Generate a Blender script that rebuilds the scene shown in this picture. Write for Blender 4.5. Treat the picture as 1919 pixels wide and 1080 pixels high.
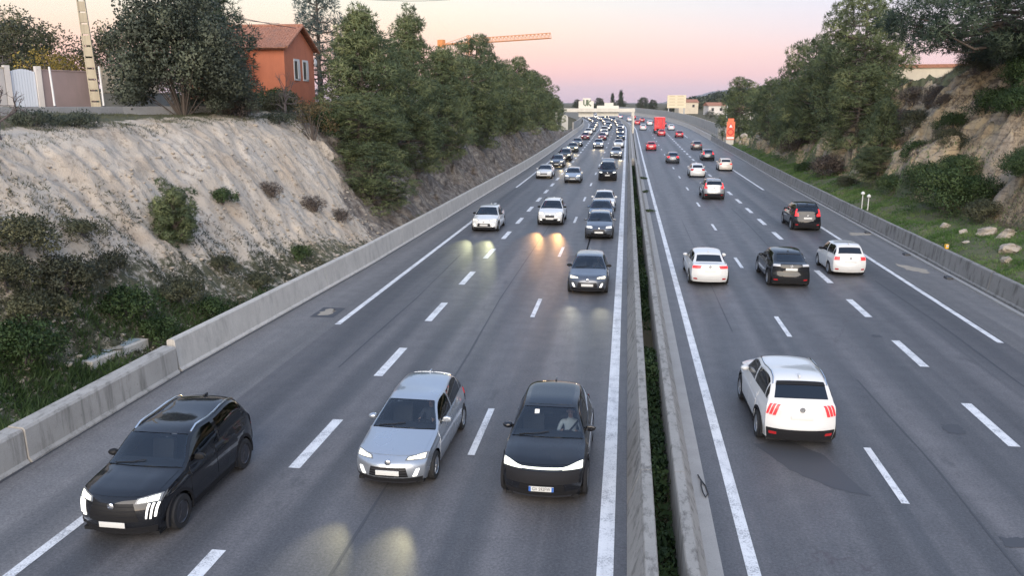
import bpy, bmesh, math, random
import numpy as np
from mathutils import Vector, Matrix

for _o in list(bpy.data.objects):
    bpy.data.objects.remove(_o, do_unlink=True)
SC = bpy.context.scene
COL = SC.collection
R = math.radians

# ---------------------------------------------------------------- camera
cam_d = bpy.data.cameras.new('camera')
cam = bpy.data.objects.new('camera', cam_d)
COL.objects.link(cam)
cam.location = (0, 0, 8.25)
cam.rotation_euler = (R(90 - 12.733), 0, R(7.808))
cam_d.sensor_width = 36
cam_d.lens = 28.89
cam_d.clip_start = 0.1
cam_d.clip_end = 30000
SC.camera = cam

# ---------------------------------------------------------------- sky, sun, exposure
W = bpy.data.worlds.new('World')
SC.world = W
W.use_nodes = True
wt = W.node_tree
wt.nodes.clear()
wN = wt.nodes.new
wL = wt.links.new
w_out = wN('ShaderNodeOutputWorld')
w_tc = wN('ShaderNodeTexCoord')
w_sep = wN('ShaderNodeSeparateXYZ')
wL(w_tc.outputs['Generated'], w_sep.inputs[0])


def w_ramp(stops):
    r = wN('ShaderNodeValToRGB')
    el = r.color_ramp.elements
    while len(el) > 1:
        el.remove(el[-1])
    el[0].position = stops[0][0]
    el[0].color = (*stops[0][1], 1)
    for p, c in stops[1:]:
        e = el.new(p)
        e.color = (*c, 1)
    wL(w_sep.outputs['Z'], r.inputs[0])
    return r


# twilight arch: mauve at the horizon, pink, peach, cream, then pale blue to the zenith
warm = w_ramp([(0.0, (.60, .33, .45)), (.012, (.66, .33, .43)), (.032, (.82, .33, .36)), (.055, (.91, .42, .33)),
               (.080, (.91, .56, .38)), (.105, (.84, .67, .49)), (.14, (.77, .71, .62)), (.25, (.62, .71, .86)), (.5, (.51, .67, .99)), (1.0, (.45, .63, 1.0))])
cool = w_ramp([(0.0, (.57, .33, .49)), (.012, (.61, .34, .48)), (.032, (.73, .35, .44)), (.055, (.74, .41, .46)),
               (.080, (.67, .48, .56)), (.105, (.64, .53, .62)), (.14, (.62, .58, .68)), (.25, (.59, .69, .86)), (.5, (.51, .67, .99)), (1.0, (.45, .63, 1.0))])
w_az = wN('ShaderNodeMapRange')
w_az.inputs['From Min'].default_value = -0.22
w_az.inputs['From Max'].default_value = 0.24
wL(w_sep.outputs['X'], w_az.inputs['Value'])
w_mix = wN('ShaderNodeMix')
w_mix.data_type = 'RGBA'
wL(w_az.outputs[0], w_mix.inputs['Factor'])
wL(warm.outputs[0], w_mix.inputs['A'])
wL(cool.outputs[0], w_mix.inputs['B'])
w_bg1 = wN('ShaderNodeBackground')
w_bg1.inputs['Strength'].default_value = 1.02
wL(w_mix.outputs['Result'], w_bg1.inputs['Color'])
SUN_EL, SUN_AZ = 19.0, 178.0          # the sun has just gone down behind the camera
w_sky = wN('ShaderNodeTexSky')
w_sky.sky_type = 'NISHITA'
w_sky.sun_disc = False
w_sky.sun_elevation = R(SUN_EL)
w_sky.sun_rotation = R(SUN_AZ)
w_bg2 = wN('ShaderNodeBackground')
w_bg2.inputs['Strength'].default_value = 0.05
wL(w_sky.outputs[0], w_bg2.inputs['Color'])
w_add = wN('ShaderNodeAddShader')
wL(w_bg1.outputs[0], w_add.inputs[0])
wL(w_bg2.outputs[0], w_add.inputs[1])
wL(w_add.outputs[0], w_out.inputs['Surface'])

sun_d = bpy.data.lights.new('sun', 'SUN')
sun_d.energy = 5.0
sun_d.angle = R(66)
sun_d.color = (1.0, .89, .76)
sun = bpy.data.objects.new('sun', sun_d)
COL.objects.link(sun)
_sd = Vector((math.sin(R(SUN_AZ)) * math.cos(R(SUN_EL)), math.cos(R(SUN_AZ)) * math.cos(R(SUN_EL)), math.sin(R(SUN_EL))))
sun.rotation_euler = _sd.to_track_quat('Z', 'Y').to_euler()
sun.location = (0, -60, 60)

vs = SC.view_settings
vs.view_transform = 'Standard'
vs.look = 'None'
vs.gamma = 1
vs.exposure = 0.0
SC.render.engine = 'CYCLES'
SC.cycles.max_bounces = 6
SC.cycles.diffuse_bounces = 3
SC.cycles.glossy_bounces = 3
SC.cycles.transparent_max_bounces = 8
SC.cycles.transmission_bounces = 4
SC.cycles.use_denoising = True
SC.cycles.sample_clamp_indirect = 4
# ---------------------------------------------------------------- helpers
def tag(o, label=None, cat=None, group=None, kind=None):
    if label: o['label'] = label
    if cat: o['category'] = cat
    if group: o['group'] = group
    if kind: o['kind'] = kind
    return o


def empty(name, loc=(0, 0, 0), rz=0.0):
    o = bpy.data.objects.new(name, None)
    COL.objects.link(o)
    o.location = loc
    o.rotation_euler = (0, 0, rz)
    o.empty_display_size = .2
    return o


def link(name, me, mat=None, parent=None, loc=None, rz=None):
    o = bpy.data.objects.new(name, me)
    COL.objects.link(o)
    if parent is not None: o.parent = parent
    if loc is not None: o.location = loc
    if rz is not None: o.rotation_euler = (0, 0, rz)
    if mat is not None:
        if len(me.materials) == 0:
            me.materials.append(mat)
        elif me.materials[0] is not mat:
            o.material_slots[0].link = 'OBJECT'
            o.material_slots[0].material = mat
    return o


def mesh(name, V, F, smooth=False):
    me = bpy.data.meshes.new(name)
    me.from_pydata([tuple(map(float, v)) for v in V], [], [tuple(map(int, f)) for f in F])
    if smooth:
        me.polygons.foreach_set('use_smooth', [True] * len(me.polygons))
    me.update()
    return me


def fast_mesh(name, V, F, smooth=False, attr=None, normals=None):
    """V (n,3) array, F (m,k) array of equal-sized faces; attr: dict of per-vertex floats"""
    V = np.asarray(V, np.float32); F = np.asarray(F, np.int32)
    me = bpy.data.meshes.new(name)
    me.vertices.add(len(V)); me.vertices.foreach_set('co', V.ravel())
    m, k = F.shape
    me.loops.add(m * k); me.loops.foreach_set('vertex_index', F.ravel())
    me.polygons.add(m)
    me.polygons.foreach_set('loop_start', np.arange(0, m * k, k, dtype=np.int32))
    if smooth:
        me.polygons.foreach_set('use_smooth', np.ones(m, bool))
    if attr:
        for a, val in attr.items():
            at = me.attributes.new(a, 'FLOAT', 'POINT')
            at.data.foreach_set('value', np.asarray(val, np.float32))
    me.update(calc_edges=True)
    me.validate()
    if normals is not None:
        me.polygons.foreach_set('use_smooth', np.ones(len(me.polygons), bool))
        me.normals_split_custom_set_from_vertices(normals.tolist())
    return me


def bm_mesh(name, bm, smooth=False, angle=None):
    me = bpy.data.meshes.new(name)
    bmesh.ops.recalc_face_normals(bm, faces=bm.faces)
    bm.to_mesh(me); bm.free()
    if smooth:
        me.polygons.foreach_set('use_smooth', [True] * len(me.polygons))
        if angle is not None:
            me.set_sharp_from_angle(angle=R(angle))
    me.update()
    return me


def b_box(bm, x0, x1, y0, y1, z0, z1, bev=0.0, M=None):
    vs_ = [bm.verts.new(p) for p in ((x0, y0, z0), (x1, y0, z0), (x1, y1, z0), (x0, y1, z0), (x0, y0, z1), (x1, y0, z1), (x1, y1, z1), (x0, y1, z1))]
    fs = [bm.faces.new([vs_[i] for i in f]) for f in ((0, 3, 2, 1), (4, 5, 6, 7), (0, 1, 5, 4), (1, 2, 6, 5), (2, 3, 7, 6), (3, 0, 4, 7))]
    if bev > 0:
        es = list({e for f in fs for e in f.edges})
        r = bmesh.ops.bevel(bm, geom=es, offset=bev, segments=2, affect='EDGES', profile=.6)
        vs_ = list({v for f in r['faces'] for v in f.verts} | {v for v in vs_ if v.is_valid})
    if M is not None:
        bmesh.ops.transform(bm, matrix=M, verts=[v for v in vs_ if v.is_valid])
    return vs_


def box(name, x0, x1, y0, y1, z0, z1, mat, parent=None, bev=0.0, M=None):
    bm = bmesh.new(); b_box(bm, x0, x1, y0, y1, z0, z1, bev, M)
    return link(name, bm_mesh(name, bm), mat, parent)


def b_tube(bm, pts, rad, n=8, caps=True):
    """tube through pts with radius (scalar or list)"""
    pts = [Vector(p) for p in pts]
    rads = rad if hasattr(rad, '__len__') else [rad] * len(pts)
    rings = []
    ref = Vector((0, 0, 1))
    for i, p in enumerate(pts):
        d = (pts[min(i + 1, len(pts) - 1)] - pts[max(i - 1, 0)]).normalized()
        if abs(d.dot(ref)) > .95: ref = Vector((1, 0, 0)) if abs(d.x) < .9 else Vector((0, 1, 0))
        a = d.cross(ref).normalized(); b = d.cross(a).normalized()
        rings.append([bm.verts.new(p + (a * math.cos(t) + b * math.sin(t)) * rads[i]) for t in [2 * math.pi * k / n for k in range(n)]])
    for r0, r1 in zip(rings, rings[1:]):
        for k in range(n):
            bm.faces.new((r0[k], r0[(k + 1) % n], r1[(k + 1) % n], r1[k]))
    if caps and n > 2:
        bm.faces.new(rings[0]); bm.faces.new(rings[-1][::-1])


def tube(name, pts, rad, mat, parent=None, n=8, smooth=True):
    bm = bmesh.new(); b_tube(bm, pts, rad, n)
    return link(name, bm_mesh(name, bm, smooth, 40), mat, parent)


def b_lathe(bm, prof, n=16, axis='z', M=None, caps=True):
    """prof: list of (r, h)"""
    rings = []
    new = []
    for r, h in prof:
        ring = []
        for k in range(n):
            t = 2 * math.pi * k / n
            c, s = r * math.cos(t), r * math.sin(t)
            p = (c, s, h) if axis == 'z' else ((h, c, s) if axis == 'x' else (c, h, s))
            ring.append(bm.verts.new(p))
        rings.append(ring); new += ring
    for r0, r1 in zip(rings, rings[1:]):
        for k in range(n):
            bm.faces.new((r0[k], r0[(k + 1) % n], r1[(k + 1) % n], r1[k]))
    if caps and prof[0][0] > 1e-5: bm.faces.new(rings[0])
    if caps and prof[-1][0] > 1e-5: bm.faces.new(rings[-1][::-1])
    if M is not None: bmesh.ops.transform(bm, matrix=M, verts=new)


def sweep(name, prof, path, mat, parent=None, closed=True, smooth=False):
    """extrude an (x,z) profile along path points (X,Y,Z) that run mainly along Y"""
    V, F = [], []
    n = len(prof)
    for (X, Y, Z) in path:
        for (px, pz) in prof:
            V.append((X + px, Y, Z + pz))
    m = n if closed else n - 1
    for i in range(len(path) - 1):
        for k in range(m):
            a, b = i * n + k, i * n + (k + 1) % n
            F.append((a, a + n, b + n, b))
    if closed:
        F.append(tuple(range(n))); F.append(tuple(range((len(path) - 1) * n, len(path) * n))[::-1])
    return link(name, mesh(name, V, F, smooth), mat, parent)


def copy_tree(o, parent=None):
    c = o.copy(); COL.objects.link(c); c.parent = parent
    for ch in o.children:
        copy_tree(ch, c)
    return c


# lattice noise in numpy
def _h(ix, iy, s):
    n = (ix.astype(np.int64) * 374761393 + iy.astype(np.int64) * 668265263 + s * 982451653) & 0x7fffffff
    n = ((n ^ (n >> 13)) * 1274126177) & 0x7fffffff
    n = (n ^ (n >> 16)) & 0xffff
    return n / 65535.0


def vnoise(x, y, s=0):
    x = np.asarray(x, float); y = np.asarray(y, float)
    ix, iy = np.floor(x), np.floor(y)
    fx, fy = x - ix, y - iy
    fx = fx * fx * (3 - 2 * fx); fy = fy * fy * (3 - 2 * fy)
    a, b = _h(ix, iy, s), _h(ix + 1, iy, s)
    c, d = _h(ix, iy + 1, s), _h(ix + 1, iy + 1, s)
    return (a + (b - a) * fx) * (1 - fy) + (c + (d - c) * fx) * fy - .5


def fbm(x, y, s=0, o=4):
    r = 0; a = 1.0
    for k in range(o):
        r = r + a * vnoise(x * 2 ** k, y * 2 ** k, s + k * 17); a *= .5
    return r


# ---------------------------------------------------------------- materials
MATS = {}
ORD = ('first', 'second', 'third', 'fourth', 'fifth', 'sixth', 'seventh', 'eighth', 'ninth', 'tenth', 'eleventh', 'twelfth', 'thirteenth', 'fourteenth', 'fifteenth', 'sixteenth', 'seventeenth', 'eighteenth', 'nineteenth', 'twentieth', 'twenty-first', 'twenty-second', 'twenty-third')


class NT:
    def __init__(s, name):
        s.m = bpy.data.materials.new(name); s.m.use_nodes = True
        s.t = s.m.node_tree; s.t.nodes.clear()
        s.out = s.n('ShaderNodeOutputMaterial')
        MATS[name] = s.m

    def n(s, typ, **kw):
        nd = s.t.nodes.new(typ)
        for k, v in kw.items():
            if k.startswith('_'): setattr(nd, k[1:], v)
            else: s.set(nd, k.replace('_', ' '), v)
        return nd

    def set(s, nd, k, v):
        i = nd.inputs[int(k[1:])] if (k[0] == 'i' and k[1:].isdigit()) else nd.inputs[k]
        if hasattr(v, 'bl_idname') or isinstance(v, bpy.types.NodeSocket):
            s.t.links.new(v if isinstance(v, bpy.types.NodeSocket) else v.outputs[0], i)
        else:
            if isinstance(v, tuple) and len(v) == 3 and i.type == 'RGBA': v = (*v, 1)
            i.default_value = v

    def coord(s, scale=(1, 1, 1), kind='Object'):
        if kind == 'World':
            src = s.n('ShaderNodeNewGeometry').outputs['Position']
        else:
            src = s.n('ShaderNodeTexCoord').outputs[kind]
        mp = s.n('ShaderNodeMapping', Vector=src, Scale=tuple(scale))
        return mp.outputs[0]

    def noise(s, vec, scale=1.0, detail=4.0, rough=.55):
        return s.n('ShaderNodeTexNoise', Vector=vec, Scale=scale, Detail=detail, Roughness=rough).outputs[0]

    def ramp(s, fac, stops):
        r = s.n('ShaderNodeValToRGB', Fac=fac)
        el = r.color_ramp.elements
        while len(el) > 1: el.remove(el[-1])
        for i, (p, c) in enumerate(stops):
            e = el[0] if i == 0 else el.new(p)
            e.position = p
            if not hasattr(c, '__len__'): c = (c, c, c)
            e.color = (*c, 1)
        return r.outputs[0]

    def mix(s, fac, a, b, mode='MIX'):
        nd = s.t.nodes.new('ShaderNodeMix'); nd.data_type = 'RGBA'; nd.blend_type = mode
        s.set(nd, 'i0', fac)
        for k, v in ((6, a), (7, b)):
            if isinstance(v, tuple) and len(v) == 3: v = (*v, 1)
            if isinstance(v, bpy.types.NodeSocket): s.t.links.new(v, nd.inputs[k])
            else: nd.inputs[k].default_value = v
        return nd.outputs[2]

    def math(s, op, a, b=0.0, clamp=False):
        nd = s.n('ShaderNodeMath', _operation=op, _use_clamp=clamp, i0=a, i1=b)
        return nd.outputs[0]

    def bump(s, h, strength=.3, dist=.02):
        return s.n('ShaderNodeBump', Height=h, Strength=strength, Distance=dist).outputs[0]

    def bsdf(s, color, rough=.6, normal=None, **kw):
        p = s.n('ShaderNodeBsdfPrincipled')
        s.set(p, 'Base Color', color); s.set(p, 'Roughness', rough)
        if normal is not None: s.set(p, 'Normal', normal)
        for k, v in kw.items(): s.set(p, k.replace('_', ' '), v)
        return p

    def done(s, shader):
        s.t.links.new(shader.outputs[0] if hasattr(shader, 'outputs') else shader, s.out.inputs['Surface'])
        return s.m


def simple(name, color, rough=.6, **kw):
    t = NT(name)
    return t.done(t.bsdf(color, rough, **kw))


def m_asphalt(name, base, tone, x0=None):
    t = NT(name)
    wc = t.coord(kind='World')
    fine = t.noise(wc, 17, 4, .8)
    spk = t.noise(wc, 60, 2, .6)
    mid = t.noise(wc, 1.6, 4, .6)
    lane = t.noise(t.coord((1.1, .012, 1), 'World'), 1.0, 3, .6)       # wear along the lanes
    big = t.noise(t.coord((.25, .05, 1), 'World'), 1.0, 3, .5)
    col = t.mix(t.ramp(lane, [(.36, 0.), (.64, 1.)]), tuple(c * .66 for c in base), tuple(c * 1.18 for c in tone))
    col = t.mix(t.ramp(big, [(.35, 0.), (.7, .6)]), col, tuple(c * .84 for c in tone))
    col = t.mix(t.math('MULTIPLY', t.ramp(mid, [(.4, 0.), (.75, 1.)]), .35), col, tuple(c * .66 for c in base))
    if x0 is not None:     # polished wheel tracks, two to a lane, and a drip line between them
        px = t.n('ShaderNodeSeparateXYZ', Vector=t.n('ShaderNodeNewGeometry').outputs['Position']).outputs[0]
        px = t.math('ADD', px, t.math('MULTIPLY', t.math('SUBTRACT', t.noise(t.coord((.3, .04, 1), 'World'), 1.0, 2, .5), .5), 1.4))
        tr = t.math('COSINE', t.math('MULTIPLY', t.math('SUBTRACT', px, x0 + .88), 2 * math.pi / 1.79))
        tr = t.ramp(t.math('ADD', t.math('MULTIPLY', tr, .5), .5), [(.35, 0.), (.9, 1.)])
        brk = t.ramp(t.noise(t.coord((.5, .03, 1), 'World'), 1.3, 3, .6), [(.3, .2), (.65, .95)])
        col = t.mix(t.math('MULTIPLY', tr, brk), col, tuple(c * .58 for c in base))
        drip = t.ramp(t.noise(t.coord((1.1, .35, 1), 'World'), 1.1, 5, .7), [(.60, 0.), (.70, .55)])
        col = t.mix(t.math('MULTIPLY', drip, t.math('SUBTRACT', 1.0, tr)), col, tuple(c * .45 for c in base))
    col = t.mix(1.0, col, t.ramp(fine, [(.28, .50), (.5, 1.), (.72, 1.55)]), 'MULTIPLY')
    col = t.mix(t.ramp(spk, [(.64, 0.), (.72, .55)]), col, (.40, .39, .38))
    # thin sealed cracks
    vo = t.n('ShaderNodeTexVoronoi', _feature='DISTANCE_TO_EDGE', Vector=t.mix(.12, t.coord((.16, .05, 1), 'World'), t.n('ShaderNodeTexNoise', Vector=wc, Scale=1.3).outputs[1]), Scale=1.0).outputs[0]
    crack = t.ramp(vo, [(.0, 1.), (.002, .0)])
    col = t.mix(t.math('MULTIPLY', crack, t.ramp(big, [(.42, 0.), (.60, .5)])), col, (.05, .035, .04))
    rgh = t.ramp(t.math('ADD', t.math('MULTIPLY', lane, .6), t.math('MULTIPLY', mid, .4)), [(.3, .42), (.7, .62)])
    nrm = t.bump(t.math('ADD', fine, t.math('MULTIPLY', spk, .5)), .35, .006)
    return t.done(t.bsdf(col, rgh, nrm, Specular_IOR_Level=.5))


m_asphalt('asphalt', (.094, .094, .100), (.122, .115, .115), -1.8)
m_asphalt('asphalt_right', (.094, .094, .100), (.119, .113, .115), 4.27)
m_asphalt('asphalt_shoulder', (.138, .135, .136), (.164, .155, .150))
simple('asphalt_patch', (.056, .057, .063), .6)


def m_paint_line():
    t = NT('line_paint')
    wc = t.coord(kind='World')
    n1, n2 = t.noise(wc, 28, 4, .7), t.noise(wc, 2.2, 4, .6)
    wear = t.ramp(t.math('ADD', t.math('MULTIPLY', n1, .6), t.math('MULTIPLY', n2, .4)), [(.36, 1.), (.50, 0.)])
    tyre = t.ramp(t.noise(t.coord((3, .25, 1), 'World'), 1.2, 4, .6), [(.5, 0.), (.75, .45)])
    col = t.mix(wear, t.mix(n2, (.60, .61, .62), (.78, .77, .76)), (.24, .24, .25))
    col = t.mix(tyre, col, (.30, .30, .31))
    t.done(t.bsdf(col, .55, t.bump(n1, .2, .004)))


m_paint_line()


def m_concrete(name, base, dark, stain=.5, streak=True, rough=.8):
    t = NT(name)
    wc = t.coord(kind='World')
    n1, n2, n3 = t.noise(wc, 1.1, 5, .65), t.noise(wc, 9, 5, .7), t.noise(wc, 60, 3, .6)
    col = t.mix(t.ramp(n1, [(.35, 0.), (.7, 1.)]), base, tuple(c * .84 for c in base))
    if streak:
        st = t.noise(t.coord((6, 2.6, .28), 'World'), 1.0, 5, .7)
        col = t.mix(t.math('MULTIPLY', t.ramp(st, [(.50, 0.), (.66, 1.)]), stain), col, dark)
    pit = t.ramp(n2, [(.60, 0.), (.72, 1.)])
    col = t.mix(t.math('MULTIPLY', pit, stain * .7), col, dark)
    col = t.mix(.35, col, t.ramp(n3, [(.2, .5), (.8, 1.4)]), 'MULTIPLY')
    return t.done(t.bsdf(col, rough, t.bump(t.math('ADD', n2, t.math('MULTIPLY', n3, .3)), .4, .015)))


m_concrete('concrete_pale', (.52, .485, .435), (.27, .25, .225), .45)
m_concrete('concrete_old', (.40, .375, .34), (.17, .16, .14), .75)
m_concrete('concrete_mossy', (.30, .285, .26), (.10, .092, .082), .9)
m_concrete('concrete_dark', (.25, .24, .225), (.085, .08, .07), .9)
m_concrete('concrete_cream', (.62, .58, .50), (.42, .38, .32), .3)
m_concrete('concrete_wall', (.36, .36, .34), (.22, .23, .22), .4)
m_concrete('kerb_stone', (.34, .33, .315), (.14, .135, .125), .6, False)


def m_limestone():
    t = NT('limestone')
    wc = t.coord(kind='World')
    n1 = t.noise(wc, .33, 5, .6)
    n2 = t.noise(wc, 3.2, 6, .7)
    n3 = t.noise(wc, 22, 4, .7)
    # wash lines that run down the face
    fl = t.noise(t.coord((.28, 2.1, .28), 'World'), 1.0, 5, .68)
    col = t.ramp(n1, [(.30, (.43, .335, .245)), (.45, (.50, .42, .33)), (.62, (.53, .465, .385)), (.75, (.45, .345, .245))])
    col = t.mix(t.ramp(fl, [(.50, 0.), (.68, .45)]), col, (.31, .25, .19))
    col = t.mix(t.ramp(n2, [(.53, 0.), (.64, .7)]), col, (.26, .21, .16))
    col = t.mix(t.ramp(n3, [(.60, 0.), (.70, .6)]), col, (.64, .60, .52))
    rk = t.n('ShaderNodeAttribute', _attribute_name='rock').outputs['Fac']
    rkf = t.ramp(t.math('ADD', rk, t.math('MULTIPLY', t.math('SUBTRACT', n2, .5), .8)), [(.40, 0.), (.60, 1.)])
    rcol = t.ramp(t.noise(t.coord((.6, 1.2, 1.6), 'World'), 1.6, 6, .72), [(.34, (.085, .07, .06)), (.48, (.16, .135, .115)), (.60, (.27, .235, .195)), (.72, (.38, .34, .28))])
    col = t.mix(rkf, col, rcol)
    # soil and dry litter where the ground lies flat or at the foot
    soil = t.n('ShaderNodeAttribute', _attribute_name='soil').outputs['Fac']
    sf = t.ramp(t.math('ADD', soil, t.math('MULTIPLY', t.math('SUBTRACT', n2, .5), 1.3)), [(.40, 0.), (.62, 1.)])
    scol = t.mix(t.noise(wc, 2.4, 5, .7), (.12, .105, .075), (.075, .085, .045))
    col = t.mix(sf, col, scol)
    nrm = t.bump(t.math('ADD', t.math('MULTIPLY', n2, 1.), t.math('MULTIPLY', n3, .35)), .75, .10)
    t.done(t.bsdf(col, .92, nrm, Specular_IOR_Level=.15))


m_limestone()


def m_rock(name, stops, dk):
    t = NT(name)
    wc = t.coord(kind='World')
    n1, n2, n3 = t.noise(wc, .45, 5, .6), t.noise(wc, 2.6, 6, .7), t.noise(wc, 16, 4, .7)
    col = t.ramp(n1, stops)
    strata = t.noise(t.coord((.7, .35, 2.6), 'World'), 1.2, 5, .7)
    col = t.mix(t.ramp(strata, [(.50, 0.), (.64, .75)]), col, dk)
    col = t.mix(t.ramp(n2, [(.55, 0.), (.68, .7)]), col, tuple(c * .6 for c in dk))
    soil = t.n('ShaderNodeAttribute', _attribute_name='soil').outputs['Fac']
    sf = t.ramp(t.math('ADD', soil, t.math('MULTIPLY', t.math('SUBTRACT', n2, .5), 1.5)), [(.40, 0.), (.62, 1.)])
    scol = t.mix(t.noise(wc, 2.0, 5, .7), (.15, .125, .09), (.075, .11, .045))
    col = t.mix(sf, col, scol)
    nrm = t.bump(t.math('ADD', n2, t.math('MULTIPLY', n3, .4)), .8, .12)
    t.done(t.bsdf(col, .9, nrm, Specular_IOR_Level=.15))


m_rock('rock_ochre', [(.30, (.34, .245, .145)), (.45, (.44, .335, .20)), (.60, (.35, .29, .22)), (.75, (.29, .23, .17))], (.16, .125, .09))
m_rock('boulder_stone', [(.30, (.40, .33, .26)), (.6, (.46, .41, .34)), (.75, (.36, .31, .25))], (.20, .17, .13))


def m_ground():
    t = NT('earth')
    wc = t.coord(kind='World')
    col = t.mix(t.noise(wc, .05, 5, .6), (.085, .085, .05), (.13, .105, .07))
    t.done(t.bsdf(col, .95, None, Specular_IOR_Level=.1))


m_ground()


def m_leaf(name, a, b, c, transl=.25):
    """a..c: dark, middle and light leaf colours, picked clump by clump"""
    t = NT(name)
    tint = t.n('ShaderNodeAttribute', _attribute_name='tint').outputs['Fac']
    rnd = t.n('ShaderNodeObjectInfo').outputs['Random']
    f = t.math('ADD', t.math('MULTIPLY', tint, .8), t.math('MULTIPLY', rnd, .2))
    col = t.ramp(f, [(.08, a), (.5, b), (.92, c)])
    d = t.bsdf(col, .62, None, Specular_IOR_Level=.25)
    tr = t.n('ShaderNodeBsdfTranslucent', Color=t.mix(.5, col, tuple(x * 1.3 for x in c)))
    mx = t.n('ShaderNodeMixShader', Fac=transl)
    t.t.links.new(d.outputs[0], mx.inputs[1]); t.t.links.new(tr.outputs[0], mx.inputs[2])
    t.done(mx)


m_leaf('needles_pine', (.080, .108, .060), (.155, .190, .090), (.275, .295, .140), .3)
m_leaf('needles_dark', (.040, .062, .050), (.062, .090, .064), (.10, .135, .082))
m_leaf('needles_blue', (.070, .100, .090), (.100, .140, .125), (.150, .195, .175))
m_leaf('leaf_oak', (.066, .078, .058), (.095, .110, .078), (.14, .155, .10))
m_leaf('leaf_shrub', (.045, .075, .03), (.075, .115, .042), (.12, .16, .06))
m_leaf('leaf_olive', (.060, .066, .040), (.10, .105, .06), (.17, .165, .09))
m_leaf('leaf_dry', (.085, .066, .055), (.125, .098, .080), (.20, .155, .115), .1)
m_leaf('leaf_scrub', (.040, .046, .030), (.075, .08, .05), (.15, .14, .09))
m_leaf('leaf_brown', (.11, .085, .075), (.16, .125, .10), (.20, .175, .115), .2)
m_leaf('leaf_yellow', (.17, .13, .03), (.30, .22, .05), (.42, .31, .08))
m_leaf('leaf_grass', (.055, .105, .028), (.095, .175, .045), (.17, .23, .085), .35)
m_leaf('leaf_weed', (.030, .055, .018), (.050, .085, .028), (.085, .125, .045))
m_leaf('leaf_rust', (.14, .085, .045), (.17, .12, .06), (.16, .17, .075))


def m_bark(name, a, b):
    t = NT(name)
    wc = t.coord(kind='World')
    n = t.noise(t.coord((5, 5, 1.2), 'World'), 2.0, 5, .7)
    t.done(t.bsdf(t.mix(n, a, b), .9, t.bump(n, .8, .03)))


m_bark('bark', (.06, .048, .04), (.15, .12, .10))
m_bark('twig', (.075, .062, .062), (.15, .125, .12))


# --- vehicle materials
def m_carpaint(name, col, metallic=0.0, flake=.0, rough=.32):
    t = NT(name)
    oc = t.coord(kind='World')
    dust = t.noise(oc, 1.3, 2, .5)
    c = t.mix(t.ramp(dust, [(.45, 0.), (.85, .03)]), col, (.25, .24, .22))
    r = t.ramp(dust, [(.35, rough * .8), (.75, rough * 1.35)])
    t.done(t.bsdf(c, r, None, Metallic=metallic, Coat_Weight=1.0, Coat_Roughness=.04, Specular_IOR_Level=(.05 if max(col) < .03 else .4)))


m_carpaint('paint_black', (.008, .009, .012))
m_carpaint('paint_white', (.60, .60, .59), 0, 0, .4)
m_carpaint('paint_cream', (.66, .60, .53), 0, 0, .4)
m_carpaint('paint_silver', (.36, .39, .43), .65)
m_carpaint('paint_grey', (.095, .105, .125), .55)
m_carpaint('paint_light_grey', (.30, .31, .32), .4)
m_carpaint('paint_red', (.36, .016, .018))
m_carpaint('paint_dark_red', (.20, .014, .02))
m_carpaint('paint_blue', (.045, .075, .125), .4)
m_carpaint('paint_olive', (.075, .085, .055), .4)
m_carpaint('paint_brown', (.13, .11, .10), .5)
m_carpaint('paint_truck_red', (.62, .03, .035), 0, 0, .45)
simple('plastic_black', (.010, .010, .011), .55, Specular_IOR_Level=.25)
simple('cladding', (.016, .016, .018), .75, Specular_IOR_Level=.15)
simple('rubber', (.014, .014, .015), .8)
simple('rim_metal', (.45, .46, .48), .3, Metallic=.9)
simple('rim_dark', (.10, .10, .11), .35, Metallic=.8)
simple('chrome', (.65, .66, .68), .18, Metallic=1.0)
simple('interior', (.030, .030, .033), .8)
simple('seat_cloth', (.045, .045, .05), .85)
simple('plate_white', (.56, .56, .54), .4)
simple('plate_yellowish', (.62, .58, .45), .4)
simple('plate_blue', (.02, .10, .38), .4)
simple('ink', (.01, .01, .012), .5)
simple('lamp_housing', (.16, .165, .17), .12, Coat_Weight=.6)
simple('lens_off', (.45, .46, .48), .15, Coat_Weight=.5)
simple('skin', (.52, .32, .24), .55)
simple('shirt_pale', (.62, .66, .70), .8)
simple('shirt_dark', (.05, .055, .07), .8)
simple('hair_dark', (.03, .02, .016), .7)


def m_glass(name, tint, refl=.12):
    t = NT(name)
    fr = t.n('ShaderNodeFresnel', IOR=1.5)
    tr = t.n('ShaderNodeBsdfTransparent', Color=tint)
    gl = t.n('ShaderNodeBsdfGlossy', Color=(.9, .93, .97), Roughness=.03)
    mx = t.n('ShaderNodeMixShader', Fac=t.math('ADD', t.math('MULTIPLY', fr.outputs[0], 1.0), refl * .5, True))
    t.t.links.new(tr.outputs[0], mx.inputs[1]); t.t.links.new(gl.outputs[0], mx.inputs[2])
    t.done(mx)


m_glass('glass', (.60, .65, .67), .06)
m_glass('glass_dark', (.06, .065, .075), .06)


def m_emit(name, col, s, base=(.8, .8, .8)):
    t = NT(name)
    t.done(t.bsdf(base, .25, None, Emission_Color=(*col, 1), Emission_Strength=s))


m_emit('lamp_white', (1.0, .90, .60), 2.0, (.5, .5, .5))
m_emit('lamp_cool', (.97, 1.0, .78), 1.9, (.5, .5, .5))
m_emit('lamp_warm', (1.0, .78, .45), 5.0)
m_emit('lamp_glare', (1.0, .78, .42), 16.0)
m_emit('lamp_soft', (1.0, .97, .85), 1.6)
m_emit('tail_red', (1.0, .015, .02), .8, (.5, .02, .02))
m_emit('brake_red', (1.0, .022, .03), 1.5, (.6, .03, .03))
simple('tail_dull', (.40, .018, .022), .25, Coat_Weight=.6)
m_emit('signal_amber', (1.0, .42, .08), 4.0, (.7, .3, .05))


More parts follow.
